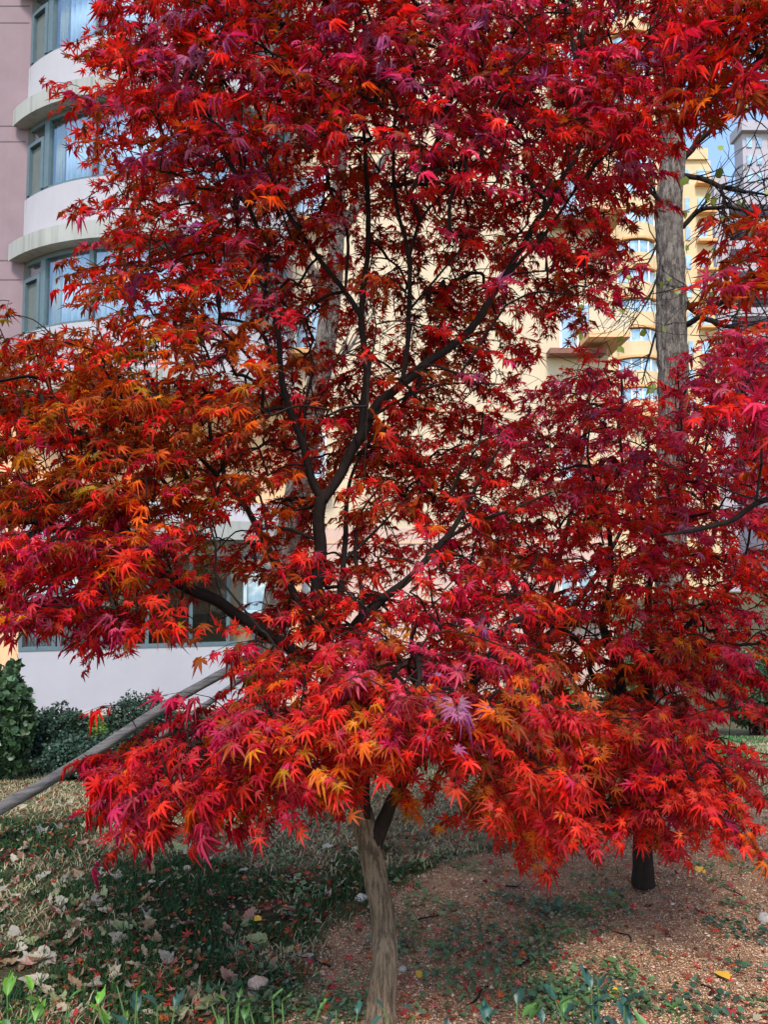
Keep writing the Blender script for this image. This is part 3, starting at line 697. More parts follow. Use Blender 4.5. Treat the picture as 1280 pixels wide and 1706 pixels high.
limbs1 = [
    [(616, 1450, 2.795, .020), (626, 1400, 2.795, .026), (644, 1355, 2.785, .024), (664, 1315, 2.77, .021), (688, 1275, 2.74, .019), (740, 1200, 2.72, .016), (800, 1120, 2.70, .013), (840, 1050, 2.7, .010), (890, 1018, 2.75, .006)],
    [(608, 1400, 2.80, .014), (612, 1330, 2.76, .011), (616, 1260, 2.7, .009), (630, 1190, 2.6, .006)],
    [(543, 1120, 2.82, .028), (534, 1050, 2.82, .024), (529, 980, 2.82, .022), (532, 900, 2.82, .021), (538, 825, 2.82, .022)],
    [(538, 835, 2.82, .020), (566, 790, 2.82, .019), (596, 738, 2.82, .019), (620, 690, 2.82, .017), (655, 650, 2.8, .016), (700, 615, 2.78, .016), (742, 586, 2.77, .014), (790, 540, 2.76, .013), (835, 470, 2.76, .012), (880, 395, 2.78, .011), (930, 310, 2.8, .009), (965, 250, 2.8, .007), (985, 150, 2.8, .005), (1000, 40, 2.8, .004)],
    [(600, 735, 2.82, .016), (607, 680, 2.83, .014), (609, 600, 2.84, .0125), (602, 525, 2.85, .012), (612, 440, 2.85, .010), (614, 340, 2.85, .009), (606, 230, 2.85, .007), (600, 100, 2.86, .005)],
    [(603, 530, 2.85, .011), (575, 485, 2.86, .010), (530, 430, 2.88, .009), (490, 370, 2.9, .008), (450, 310, 2.9, .006), (405, 230, 2.9, .005), (370, 140, 2.9, .004)],
    [(576, 487, 2.86, .006), (580, 400, 2.87, .006), (570, 360, 2.87, .006), (545, 300, 2.87, .004), (520, 190, 2.87, .003)],
    [(668, 640, 2.79, .010), (680, 560, 2.79, .009), (682, 430, 2.79, .008), (663, 350, 2.8, .007), (655, 240, 2.8, .006), (670, 100, 2.8, .004)],
    [(682, 430, 2.79, .006), (700, 370, 2.78, .005), (750, 310, 2.78, .004), (830, 230, 2.76, .003)],
    [(684, 515, 2.79, .005), (730, 460, 2.76, .004), (790, 390, 2.74, .003)],
    [(835, 470, 2.76, .007), (900, 400, 2.74, .006), (950, 330, 2.72, .005), (1020, 230, 2.7, .004), (1080, 120, 2.7, .003)],
    [(538, 830, 2.82, .018), (520, 800, 2.82, .015), (505, 745, 2.81, .013), (478, 670, 2.8, .012), (468, 620, 2.8, .010), (460, 540, 2.8, .008), (440, 480, 2.8, .007), (400, 430, 2.8, .005), (340, 350, 2.8, .004)],
    [(508, 745, 2.81, .006), (508, 680, 2.8, .005), (520, 600, 2.8, .004), (500, 520, 2.8, .003)],
    [(478, 670, 2.8, .007), (420, 600, 2.76, .006), (370, 550, 2.72, .005), (300, 490, 2.7, .003)],
    [(545, 1112, 2.82, .022), (575, 1070, 2.8, .020), (596, 1035, 2.8, .0175), (640, 1000, 2.82, .015), (690, 955, 2.84, .013), (735, 905, 2.86, .012), (765, 868, 2.88, .009), (800, 800, 2.9, .006), (850, 720, 2.9, .004)],
    [(735, 905, 2.86, .007), (790, 870, 2.8, .006), (850, 850, 2.75, .005), (920, 820, 2.7, .003)],
    [(540, 1110, 2.82, .022), (500, 1090, 2.78, .022), (440, 1052, 2.72, .022), (380, 1015, 2.66, .020), (320, 980, 2.6, .0185), (265, 955, 2.56, .017), (190, 920, 2.52, .014), (120, 885, 2.5, .013), (50, 868, 2.48, .011), (-60, 860, 2.46, .009), (-250, 830, 2.44, .005)],
    [(268, 955, 2.56, .012), (225, 905, 2.56, .010), (170, 870, 2.56, .009), (120, 855, 2.55, .008), (40, 850, 2.5, .006), (-80, 810, 2.5, .004)],
    [(190, 880, 2.56, .006), (150, 830, 2.56, .005), (110, 770, 2.56, .004), (60, 680, 2.56, .003)],
    [(240, 925, 2.56, .006), (200, 860, 2.5, .005), (150, 800, 2.45, .004), (110, 740, 2.4, .003)],
    [(528, 1070, 2.82, .016), (500, 1010, 2.82, .014), (470, 950, 2.82, .013), (440, 900, 2.82, .012), (405, 840, 2.82, .010), (360, 790, 2.82, .008), (320, 750, 2.8, .005), (270, 680, 2.8, .003)],
    [(560, 1060, 2.84, .012), (566, 1000, 2.88, .010), (573, 930, 2.9, .010), (578, 850, 2.9, .009), (590, 780, 2.92, .006), (640, 700, 2.95, .004)],
    [(600, 1030, 2.8, .009), (602, 985, 2.86, .008), (592, 920, 2.9, .007), (600, 860, 2.92, .005), (640, 800, 2.95, .003)],
    [(572, 935, 2.9, .006), (610, 900, 2.9, .006), (660, 850, 2.92, .004), (700, 810, 2.95, .003)],
    [(530, 900, 2.82, .007), (470, 880, 2.8, .005), (420, 885, 2.78, .003)],
    [(612, 700, 2.8, .006), (680, 660, 2.75, .005), (740, 640, 2.72, .004), (830, 640, 2.7, .003)],
    [(735, 1205, 2.72, .009), (700, 1150, 2.55, .007), (680, 1110, 2.4, .005), (700, 1080, 2.25, .003)],
    [(560, 1190, 2.8, .010), (480, 1190, 2.6, .008), (400, 1210, 2.4, .006), (320, 1240, 2.25, .004), (230, 1270, 2.2, .003)],
    [(590, 1290, 2.8, .009), (560, 1240, 2.6, .007), (520, 1240, 2.4, .005), (470, 1270, 2.25, .003)],
    [(700, 1255, 2.73, .009), (780, 1210, 2.6, .007), (850, 1230, 2.5, .005), (920, 1290, 2.4, .003)],
]
K = 8.6
maple('slender red maple with a forked brown trunk, tallest of the maples', trunk1, limbs1,
      cells_from(MAIN, 0, d_main, K, 3, extend_left=6, extend_top=9), (0.0, 2.8, 2.3), .0335, 10, seedv=11)

T2 = """00000000000000000000000000000011
00000000000000000000000000000256
00000000000000000000001245202788
00000000000000000000023566426888
00000000000000000000245677657888
00000000000000000000356777788888
00000000000000000000456788888888
00000000000000000000556788888888
00000000000000000004666777888888
00000000000000000004667777888888
00000000000000000004666666778888
00000000000000000004666666667888
00000000000000000004666666667888
00000000000000000004666666667888
00000000000000000004666666788887
00000000000000000004666667788876
00000000000000000000056677888752
00000000000000000000067778888830
00000000000000000000077888888851
00000000000000000000078888888882
00000000000000000000078888888883
00000000000000000000056672222761
00000000000000000000003320000100""".split('\n')
def d_two(px, py, g):
    if py > 1180: return g.uniform(2.9, 3.7)
    return g.uniform(3.2, 4.7)
trunk2 = [(1073, 1475, 4.03, .057), (1072, 1435, 4.03, .048), (1068, 1370, 4.03, .044), (1062, 1300, 4.03, .042), (1056, 1230, 4.03, .042)]
limbs2 = [
    [(1058, 1245, 4.03, .032), (1040, 1170, 4.0, .028), (1030, 1110, 3.98, .026), (1010, 1060, 3.95, .022), (1005, 1030, 3.95, .018), (1020, 950, 3.95, .014), (1010, 860, 3.95, .010), (980, 760, 3.95, .006), (990, 680, 3.95, .004)],
    [(1058, 1240, 4.03, .030), (1080, 1160, 4.02, .027), (1090, 1090, 4.0, .022), (1080, 1010, 4.0, .017), (1100, 900, 4.0, .012), (1140, 800, 4.0, .008), (1180, 690, 4.0, .005)],
    [(1030, 1110, 3.98, .018), (985, 1090, 3.9, .014), (940, 1050, 3.8, .012), (880, 1040, 3.7, .009), (810, 1060, 3.6, .006)],
    [(1040, 1160, 4.0, .016), (990, 1130, 3.8, .013), (975, 1080, 3.7, .010), (930, 1040, 3.6, .007), (870, 960, 3.5, .005)],
    [(1085, 1110, 4.0, .016), (1150, 1040, 4.0, .013), (1220, 970, 4.0, .009), (1300, 900, 4.0, .006)],
    [(1056, 1240, 4.03, .018), (1000, 1210, 3.6, .012), (930, 1230, 3.3, .008), (860, 1280, 3.1, .005)],
    [(1060, 1260, 4.0, .018), (1100, 1220, 3.6, .012), (1150, 1230, 3.3, .008), (1210, 1290, 3.1, .005)],
    [(1062, 1260, 4.0, .014), (1060, 1220, 3.6, .010), (1050, 1250, 3.3, .007), (1040, 1320, 3.1, .004)],
]
maple('red maple with a short dark trunk on the grit, right of the forked one', trunk2, limbs2,
      cells_from(T2, 13, d_two, 11.0, 5, extend_right=6), (1.33, 4.03, 1.8), .0395, 9, seedv=23, trunk_mat='limb_bark')

T3 = """00000000000000000000000000013699
00000000000000000000000000003699
00000000000000000000000000036999
00000000000000000000000000047999
00000000000000000000000000025552
00000000000000000000000000000000
00000000000000000000000000000000
00000000000000000000000000000000
00000000000000000000000000000001
00000000000000000000000000000026
00000000000000000000000000000245
00000000000000000000000000000477
00000000000000000000000000000366
00000000000000000000000000000013
00000000000000000000000000000012
00000000000000000000000000000035
00000000000000000000000000000035
00000000000000000000000000000144
00000000000000000000000000000144
00000000000000000000000000000033
00000000000000000000000000000022""".split('\n')
trunk3 = [(1790, 1850, 2.5, .075), (1780, 1600, 2.5, .062), (1790, 1300, 2.5, .05), (1760, 1050, 2.5, .042)]
limbs3 = [
    [(1765, 1090, 2.5, .035), (1650, 900, 2.45, .028), (1560, 700, 2.4, .022), (1480, 450, 2.35, .017), (1400, 250, 2.3, .011), (1300, 120, 2.25, .007), (1210, 60, 2.2, .003)],
    [(1765, 1090, 2.5, .03), (1600, 940, 2.45, .022), (1450, 860, 2.4, .015), (1290, 832, 2.35, .009), (1215, 868, 2.35, .008), (1150, 885, 2.35, .006), (1095, 892, 2.35, .003)],
    [(1560, 700, 2.4, .015), (1440, 600, 2.35, .010), (1330, 520, 2.3, .006), (1250, 450, 2.25, .003)],
    [(1290, 838, 2.35, .004), (1230, 822, 2.3, .003), (1150, 790, 2.28, .002), (1050, 750, 2.25, .0013)],
]
maple('red maple reaching in from beyond the right edge with large rusty leaves', trunk3, limbs3,
      cells_from(T3, 0, lambda px, py, g: g.uniform(1.95, 2.5), 4.6, 8, extend_right=4, extend_top=3), (2.3, 2.5, 2.2), .043, 9, seedv=31)

T4 = """00000000000000000000000243000000
00000000000000000001245665200000
00000000000012444445677776320000
00000000000234444556677777540000
00000000000344455556666666660000
00000000000344444556666666660000
00000000000333333445555555550000
00000000000222223334444444440000
00000000000011112233344444440000""".split('\n')
trunk4 = [(905, 1400, 5.9, .06), (905, 1300, 5.9, .05), (900, 1180, 5.9, .045), (890, 1080, 5.9, .04)]
limbs4 = [[(890, 1090, 5.9, .03), (850, 960, 5.9, .022), (790, 860, 5.9, .015), (700, 760, 5.9, .009), (600, 700, 5.9, .005)],
          [(890, 1090, 5.9, .03), (930, 940, 5.9, .022), (960, 820, 5.9, .014), (980, 700, 5.9, .008), (985, 620, 5.9, .004)],
          [(890, 1090, 5.9, .025), (1000, 950, 6.0, .018), (1060, 820, 6.0, .01), (1090, 700, 6.0, .005)]]
maple('purplish red maple standing behind the others before the cream wall', trunk4, limbs4,
      cells_from(T4, 15, lambda px, py, g: g.uniform(5.1, 6.8), 7.0, 9), (1.2, 5.9, 1.8), .05, 9, seedv=41, tpl=LEAF5, trunk_mat='limb_bark')

# ------------------------------------------------------------------ bare trees with rough bark
def bare_tree(label, trunk, limbs, seedv, n_twig, n_leaf, twig_len=1.0, limb_mat='grey_bark', limb_k=1.0):
    g = random.Random(seedv); rg = np.random.default_rng(seedv)
    T = skeleton([trunk])[0]; root = empty('rough_barked_tree', (T[0, 0], T[0, 1], tz(T[0, 0], T[0, 1]))); tag(root, label, 'tree')
    P = crom(T[:, :3], 4); R_ = np.interp(np.linspace(0, 1, len(P)), np.linspace(0, 1, len(T)), T[:, 3])
    tb = MB(); tb.tube(P, R_, 130, seed=seedv, gr=.09, gf=9.0, ga=.08); tb.build('trunk', M['grey_bark'], root, True)
    LS = skeleton(limbs); tips = []
    for Q in LS:
        q = MB(); q.tube(Q[:, :3], Q[:, 3] * limb_k, 10, jit=.25, seed=seedv); q.build('limb', M[limb_mat], root, True)
        for i in range(3, len(Q)): tips.append((Q[i, :3], Q[i, :3] - Q[i - 1, :3], Q[i, 3]))
    tw = MB(); ends = []
    for _ in range(n_twig):
        p, dr, r = g.choice(tips); dr = Vector(dr).normalized(); p = Vector(p)
        v = (dr + Vector((g.gauss(0, .8), g.gauss(0, .8), g.gauss(0.15, .7)))).normalized(); L_ = g.uniform(.3, 1.1) * twig_len; pts = [p]
        for s_ in range(6): v = (v + Vector((g.gauss(0, .22), g.gauss(0, .22), g.gauss(.03, .22)))).normalized(); pts.append(pts[-1] + v * L_ / 6)
        r0 = min(r * .4, .008); tw.tube(pts, np.linspace(r0, .002, 7), 5, cap=False); ends += pts[3:]
        for b_ in range(2):
            w_ = (v + Vector((g.gauss(0, .7), g.gauss(0, .7), g.gauss(0, .7)))).normalized(); s0 = pts[g.randint(2, 5)]; e = s0 + w_ * L_ * .4
            tw.tube([s0, (s0 + e) / 2 + Vector((0, 0, .02)), e], [.004, .003, .0015], 4, cap=False); ends.append(e)
    tw.build('twigs', M[limb_mat], root)
    if n_leaf:
        pos, yd, nd, sz, ti = [], [], [], [], []
        for _ in range(n_leaf):
            e = g.choice(ends); pos.append(list(e)); yd.append([g.gauss(0, .4), g.gauss(0, .4), -1]); nd.append([g.gauss(0, .5), -1, g.gauss(.3, .5)])
            sz.append(g.uniform(.05, .11)); ti.append(np.array((.22, .26, .03)) * g.uniform(.5, 1.2))
        V, Fc, Tn = instance([OVAL_W], pos, yd, nd, sz, ti); np_mesh('leaves', V, Fc, M['green_leaf'], root, col=Tn)
    return root
OVAL_W = (OVAL[0] * np.array((1.9, 1, 1), dtype=np.float32), OVAL[1])
bare_tree('rough grey barked tree with bare twigs and a few lime leaves, right side',
    [(1120, 1275, 8.0, .175), (1120, 1150, 8.0, .16), (1118, 900, 8.0, .152), (1122, 640, 8.0, .145), (1120, 560, 8.0, .150), (1118, 440, 8.0, .14), (1115, 340, 8.0, .135), (1122, 260, 8.0, .125), (1112, 190, 8.0, .11), (1100, 60, 8.0, .09), (1090, -120, 8.0, .06)],
    [[(1135, 270, 8.0, .05), (1165, 235, 7.9, .045), (1190, 215, 7.8, .04), (1225, 190, 7.7, .034), (1300, 165, 7.6, .02)],
     [(1138, 292, 8.0, .04), (1175, 298, 7.9, .034), (1205, 312, 7.8, .03), (1250, 320, 7.7, .02), (1310, 330, 7.7, .01)],
     [(1200, 308, 7.8, .024), (1208, 340, 7.8, .022), (1205, 370, 7.8, .014), (1220, 400, 7.8, .008)],
     [(1138, 380, 8.0, .04), (1165, 352, 7.9, .034), (1210, 345, 7.8, .028), (1260, 352, 7.7, .018), (1320, 340, 7.6, .01)],
     [(1140, 545, 8.0, .05), (1165, 528, 7.8, .045), (1200, 505, 7.7, .036), (1240, 488, 7.6, .03), (1320, 450, 7.5, .02)],
     [(1135, 500, 8.0, .05), (1160, 520, 8.0, .045), (1185, 535, 8.1, .036), (1215, 545, 8.1, .025), (1260, 540, 8.2, .014)],
     [(1108, 350, 8.0, .055), (1092, 325, 7.9, .04), (1075, 312, 7.9, .03), (1040, 300, 7.9, .015)],
     [(1105, 520, 8.0, .02), (1080, 600, 8.1, .014), (1070, 640, 8.1, .008)],
     [(1108, 380, 8.0, .02), (1085, 430, 8.0, .014), (1060, 480, 8.0, .01), (1030, 540, 8.0, .006)],
     [(1105, 440, 8.0, .018), (1080, 500, 8.0, .012), (1040, 560, 8.0, .007)]],
    5, 190, 110, limb_mat='limb_bark', limb_k=.68)
bare_tree('leaning rough grey trunk behind the forked maple, propped by poles',
    [(408, 1375, 6.3, .17), (415, 1290, 6.3, .14), (435, 1150, 6.3, .12), (470, 960, 6.3, .11), (500, 800, 6.3, .10), (530, 640, 6.3, .09), (550, 520, 6.3, .08), (562, 380, 6.3, .06), (570, 200, 6.3, .045), (575, 0, 6.3, .03)],
    [[(552, 520, 6.3, .05), (510, 430, 6.3, .04), (480, 330, 6.3, .03), (440, 200, 6.3, .018)],
     [(560, 400, 6.3, .05), (620, 300, 6.3, .035), (680, 180, 6.3, .02), (720, 60, 6.3, .01)],
     [(535, 620, 6.3, .03), (560, 600, 6.2, .022), (590, 570, 6.2, .012), (620, 500, 6.2, .006)]],
    6, 50, 0)

# ------------------------------------------------------------------ support poles and ties
def pole(name_label, a, b, r0, r1, seed):
    A_, B_ = Vector(a), Vector(b); pts = [A_.lerp(B_, t) + Vector((0, 0, .012 * math.sin(t * 9 + seed))) for t in np.linspace(0, 1, 40)]
    root = empty('support_pole', a); tag(root, name_label, 'pole')
    q = MB(); q.tube(pts, np.linspace(r0, r1, 40), 24, seed=seed, gr=.08, jit=.1); q.build('timber', M['pole'], root, True); return root
pa, pb = at(-70, 1390, 4.55), at(430, 1085, 6.05)
pole('weathered grey timber pole slanting up from the lawn to the leaning tree', pa, pb, .037, .033, 2)
pc, pd = at(180, 1278, 5.5), at(440, 1112, 6.12)
pole('darker timber pole lying just under the long slanting one', at(165, 1304, 6.6), at(430, 1108, 6.2), .026, .022, 4)
ti_ = empty('rope_tie', at(372, 1122, 5.85)); tag(ti_, 'black cord lashed round the two slanting poles', 'rope tie')
q = MB(); ax = (pb - pa).normalized(); u_ = ax.cross(Vector((0, 0, 1))).normalized(); w_ = ax.cross(u_)
c0 = pa + (pb - pa) * ((372 + 70) / 500.0) 
for k in range(5):
    pts = [c0 + ax * (k * .018) + (u_ * math.cos(t) + w_ * math.sin(t) * 1.35) * .046 for t in np.linspace(0, 2 * math.pi, 20)]; q.tube(pts, [.007] * 20, 5, cap=False)
q.build('wrapping', M['cord'], ti_); q = MB(); q.tube([c0, c0 + Vector((.03, 0, .08)), c0 + Vector((.1, 0, .14))], [.007, .006, .005], 5); q.build('loose_end', M['cord'], ti_)

# ------------------------------------------------------------------ shrubs
def shrub(label, px, pyt, pyb, wpx, d, n, leaf, cols, seedv, name='garden_shrub', flat=.9, tplx=None, cat='shrub'):
    global rng
    rng = np.random.default_rng(seedv); B = at(px, pyb, d); Tt = at(px, pyt, d)
    gzv = tz(B.x, d); h = Tt.z - gzv; rx = wpx / 2 / FPX * d; c = np.array((B.x, d, gzv + h * .52))
    root = empty(name, (B.x, d, gzv)); tag(root, label, cat)
    u = rng.normal(size=(n, 3)); u /= np.linalg.norm(u, axis=1, keepdims=True)
    lump = np.array([.86 + .34 * mnoise.noise(Vector(v * 2.3) + Vector((seedv, 0, 0))) + .16 * mnoise.noise(Vector(v * 6) + Vector((seedv, 3, 0))) for v in u])
    r = np.where(rng.random(n) < .7, rng.uniform(.86, 1.04, n), rng.uniform(.45, .9, n)) * lump
    pos = c + u * r[:, None] * np.array((rx, rx * flat, h * .52)); pos[:, 2] = np.maximum(pos[:, 2], gzv + .02)
    nd = u + rng.normal(0, .5, (n, 3)) + np.array((0, 0, .4)); yd = rng.normal(0, .6, (n, 3)) + u * .7 + np.array((0, 0, .2))
    base = np.array(cols)[rng.integers(0, len(cols), n)] * rng.uniform(.6, 1.35, (n, 1))
    V, Fc, Tn = instance([tplx or OVAL_W], pos, yd, nd, leaf * rng.uniform(.7, 1.3, n), base); np_mesh('foliage', V, Fc, M['green_leaf'], root, col=Tn)
    s_ = MB()
    for k in range(16):
        a = rng.uniform(0, 6.28); e = c + np.array((math.cos(a) * rx * .75, math.sin(a) * rx * .7, h * rng.uniform(-.1, .38)))
        s_.tube(crom(np.array([(B.x + rng.normal(0, .04), d + rng.normal(0, .04), gzv - .02), (np.array((B.x, d, gzv)) + e) / 2 + rng.normal(0, .05, 3), e]), 4), np.linspace(.014, .004, 9), 5)
    s_.build('stems', M['limb_bark'], root)
G1 = [(.045, .09, .03), (.03, .07, .03), (.06, .12, .05)]; G2 = [(.02, .05, .03), (.03, .07, .04), (.018, .04, .025), (.05, .10, .06)]
shrub('tall shrub with broad glossy leaves at the left edge', -8, 1118, 1300, 116, 7.2, 5200, .065, G1 + [(.10, .17, .08)], 1)
shrub('round dark small leaved shrub beside the tall broad leaved one', 88, 1182, 1300, 118, 7.9, 9000, .027, G2, 2)
shrub('low dark small leaved shrub nearest the slanting pole', 128, 1228, 1318, 132, 7.2, 9000, .025, G2, 3)
shrub('round clipped dark shrub above the slanting pole', 232, 1158, 1290, 130, 8.3, 10000, .026, G2, 4)
shrub('small yellow green shrub between the two dark round ones', 145, 1196, 1290, 90, 9.0, 6000, .024, [(.09, .17, .02), (.13, .22, .03)], 5)
shrub('dark shrub behind the lower leaves of the forked maple', 330, 1190, 1300, 120, 8.6, 7000, .026, G2, 6)
shrub('dim green shrub at the right edge beyond the lawn', 1262, 1085, 1235, 110, 12.5, 7000, .05, G1, 7)
shrub('pale green low shrub against the pink wall base', 905, 1120, 1180, 130, 15.5, 5000, .05, [(.10, .19, .04), (.16, .26, .07)], 8)
shrub('broad low shrub by the pink wall behind the short trunk', 1075, 1105, 1190, 160, 16.0, 5000, .06, [(.08, .15, .04), (.05, .10, .03)], 9)

# ------------------------------------------------------------------ grass and grit (stuff)
def grass(n, seedv):
    g = np.random.default_rng(seedv); V = []; T = []
    cnt = 0
    while cnt < n:
        y = 2.2 + 10.0 * g.random() ** 1.6; x = g.uniform(-.62, .62) * y
        l = lawn(x, y)
        if g.random() > l * (.9) + .004: continue
        if n3(x * 3, y * 3, 7) < -.28 and y < 5: continue
        s = straw(x, y); h = g.uniform(.010, .042) * (1.2 - .5 * s) * (1.0 + .5 * max(0, n3(x * 2, y * 2, 1))); w = g.uniform(.0011, .0022) * (1 + y * .12)
        a = g.uniform(0, 6.28); lean = g.uniform(.2, 1.3) * (1 + s); z = tz(x, y) - .004
        dx, dy = math.cos(a) * lean * h, math.sin(a) * lean * h; sx, sy = -math.sin(a) * w, math.cos(a) * w
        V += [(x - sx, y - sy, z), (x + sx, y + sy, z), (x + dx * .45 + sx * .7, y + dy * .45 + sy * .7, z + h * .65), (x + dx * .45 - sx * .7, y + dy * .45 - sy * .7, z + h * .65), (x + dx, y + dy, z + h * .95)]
        far = float(sstep(7.5, 9.5, y))  # distant blades coloured brighter: a sunlit strip painted into the grass
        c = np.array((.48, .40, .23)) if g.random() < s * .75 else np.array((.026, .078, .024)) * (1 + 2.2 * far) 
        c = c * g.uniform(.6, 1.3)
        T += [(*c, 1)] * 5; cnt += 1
    V = np.array(V); base = np.arange(n)[:, None] * 5
    F1 = np.concatenate([base + np.array([[0, 1, 2]]), base + np.array([[0, 2, 3]]), base + np.array([[3, 2, 4]])])
    o_ = np_mesh('grass', V, F1, M['dull_leaf'], col=np.array(T)); tag(o_, 'short mixed green and straw grass of the lawn', 'grass', kind='stuff')
grass(170000, 12)
def grit_stuff(n, seedv):
    g = np.random.default_rng(seedv); P = []
    while len(P) < n:
        y = 2.3 + 3.6 * g.random() ** 1.3; x = g.uniform(-.6, .62) * y
        if lawn(x, y) < .5: P.append((x, y, tz(x, y) + .004 + .012 * n3(x * 14, y * 14, 5)))
    P = np.array(P); s = g.uniform(.0014, .0045, (n, 1)) * np.where(g.random((n, 1)) < .03, 2.4, 1)
    o8 = np.array([(1, 0, 0), (-1, 0, 0), (0, 1, 0), (0, -1, 0), (0, 0, .8), (0, 0, -.8)], dtype=float)
    V = P[:, None] + o8[None] * s[:, None] * g.uniform(.7, 1.3, (n, 6, 1))
    f = np.array([(0, 2, 4), (2, 1, 4), (1, 3, 4), (3, 0, 4)]); F_ = (f[None] + (np.arange(n) * 6)[:, None, None]).reshape(-1, 3)
    c = np.array([(.70, .43, .25), (.58, .33, .18), (.84, .63, .45), (.25, .11, .07)])[g.integers(0, 4, n)] * g.uniform(.7, 1.2, (n, 1))
    T = np.repeat(np.concatenate([c, np.ones((n, 1))], 1), 6, axis=0)
    tag(np_mesh('gravel', V.reshape(-1, 3), F_, M['dull_leaf'], col=T), 'fine reddish grit covering the bare soil', 'gravel', kind='stuff')
grit_stuff(90000, 13)

# ------------------------------------------------------------------ fallen leaves
def curl(tpl, cup, n=3):
    v = tpl[0].copy(); r2 = (v[:, 0] ** 2 + v[:, 1] ** 2); v[:, 2] = v[:, 2] + .34 * r2 + cup * r2 + .1 * np.sin(v[:, 0] * 5 + n) * np.sqrt(r2); return v, tpl[1]
def plane_leaf(seedv):
    """broad lobed leaf with a lumpy curled blade"""
    g = np.random.default_rng(seedv); ring = []; n = 40
    for i in range(n):
        a = math.pi * 2 * i / n - math.pi; aa = abs(a)
        r = .62 + .30 * max(0, math.cos(2.5 * aa)) ** 1.0 + .06 * math.sin(13 * a + seedv)
        if aa > 2.6: r *= .55
        ring.append((r * math.sin(a), r * math.cos(a) + .1))
    V = [(0, .05, 0)] + [(x * .5, y * .5, 0) for x, y in ring] + [(x, y, 0) for x, y in ring]
    V = np.array(V, dtype=np.float32); c1, c2 = g.uniform(.1, .55), g.uniform(-.3, .4)
    V[:, 2] = c1 * V[:, 0] ** 2 * 1.2 + c2 * V[:, 1] ** 2 + .07 * np.sin(V[:, 0] * 7 + seedv) * np.cos(V[:, 1] * 6)
    V[:, 0] *= g.uniform(.65, .95)
    F_ = []
    for i in range(n):
        j = (i + 1) % n; F_ += [(0, 1 + i, 1 + j), (1 + i, 1 + n + i, 1 + n + j), (1 + i, 1 + n + j, 1 + j)]
    return V, np.array(F_, dtype=np.int32)
def solid_leaf_mat(name, c, rough=.7):
    m, nt, b, o = new_mat(name); f = tex_noise(nt, 30, 5, .7)
    nt.links.new(ramp(nt, f, [(.3, tuple(x * .6 for x in c)), (.7, tuple(min(1, x * 1.2) for x in c))]), b.inputs['Base Color']); b.inputs['Roughness'].default_value = rough; return m
def leaf_proto(name, tpl, mat):
    me = bpy.data.meshes.new(name); me.from_pydata(tpl[0].tolist(), [], tpl[1].tolist()); me.materials.append(mat); return me
PLC = ['pale', 'tan', 'greyish', 'dark brown', 'olive green', 'pinkish', 'cream']; MPC = ['red', 'crimson', 'orange', 'pink', 'rust']
PLM = [leaf_proto('dry_leaf_%d' % i, plane_leaf(i), m_) for i, m_ in enumerate([solid_leaf_mat('dry_pale', (.36, .29, .19)), solid_leaf_mat('dry_tan', (.27, .17, .09)), solid_leaf_mat('dry_grey', (.30, .26, .2)), solid_leaf_mat('dry_brown', (.17, .09, .05)), solid_leaf_mat('dry_green', (.22, .24, .10)), solid_leaf_mat('dry_pink', (.34, .17, .12)), solid_leaf_mat('dry_pale2', (.42, .36, .26))])]
MPM = [leaf_proto('maple_litter_%d' % i, curl(LEAF7[i % 3], c_, i), m_) for i, (c_, m_) in enumerate([(.1, solid_leaf_mat('f_red', (.55, .025, .02))), (.3, solid_leaf_mat('f_crimson', (.38, .015, .03))), (-.1, solid_leaf_mat('f_orange', (.6, .12, .02))), (.4, solid_leaf_mat('f_pink', (.55, .14, .11))), (.2, solid_leaf_mat('f_rust', (.22, .04, .02)))])]
YLM = leaf_proto('yellow_litter', (OVAL_W[0], OVAL_W[1]), solid_leaf_mat('f_yellow', (.75, .42, .03)))
def ground_at(px, py):
    lo, hi = 1.5, 14.0
    for _ in range(40):
        md = (lo + hi) / 2; p = at(px, py, md)
        if p.z > tz(p.x, md): lo = md
        else: hi = md
    p = at(px, py, lo); return Vector((p.x, lo, tz(p.x, lo)))
def where(px, py):
    a = 'at the left edge' if px < 130 else 'left of the stone' if px < 400 else 'between the stone and the main trunk' if px < 600 else 'just right of the main trunk' if px < 800 else 'in the middle of the grit' if px < 1050 else 'at the right edge'
    b = 'far back' if py < 1420 else 'half way back' if py < 1530 else 'near the front' if py < 1630 else 'among the shoots in front'
    return a + ', ' + b
def drop(name, me, p, size, label, cat, group, g, tilt=.35):
    o = bpy.data.objects.new(name, me); C.objects.link(o); o.location = (p.x, p.y, p.z + .010 + size * .08)
    o.rotation_euler = (g.gauss(0, tilt), g.gauss(0, tilt), g.uniform(0, 6.28)); o.scale = (size,) * 3; tag(o, label, cat, group); return o
g = random.Random(5)
cnt = 0
while cnt < 299:     # broad dry leaves on the lawn
    py = 1330 + 370 * g.random() ** .9; px = g.uniform(-10, 760)
    dens = math.exp(-((px - 90) / 190) ** 2 - ((py - 1480) / 120) ** 2) + .75 * math.exp(-((px - 380) / 120) ** 2 - ((py - 1400) / 60) ** 2) + .25
    p = ground_at(px, py)
    if g.random() > dens or lawn(p.x, p.y) < .5: continue
    ci = g.randrange(7); z_ = g.uniform(.022, .058)
    drop('fallen_leaf', PLM[ci], p, z_, ('large ' if z_ > .038 else 'small ') + PLC[ci] + ' leaf ' + where(px, py), 'leaf', 'dry leaves fallen on the lawn', g, .45); cnt += 1
cnt = 0
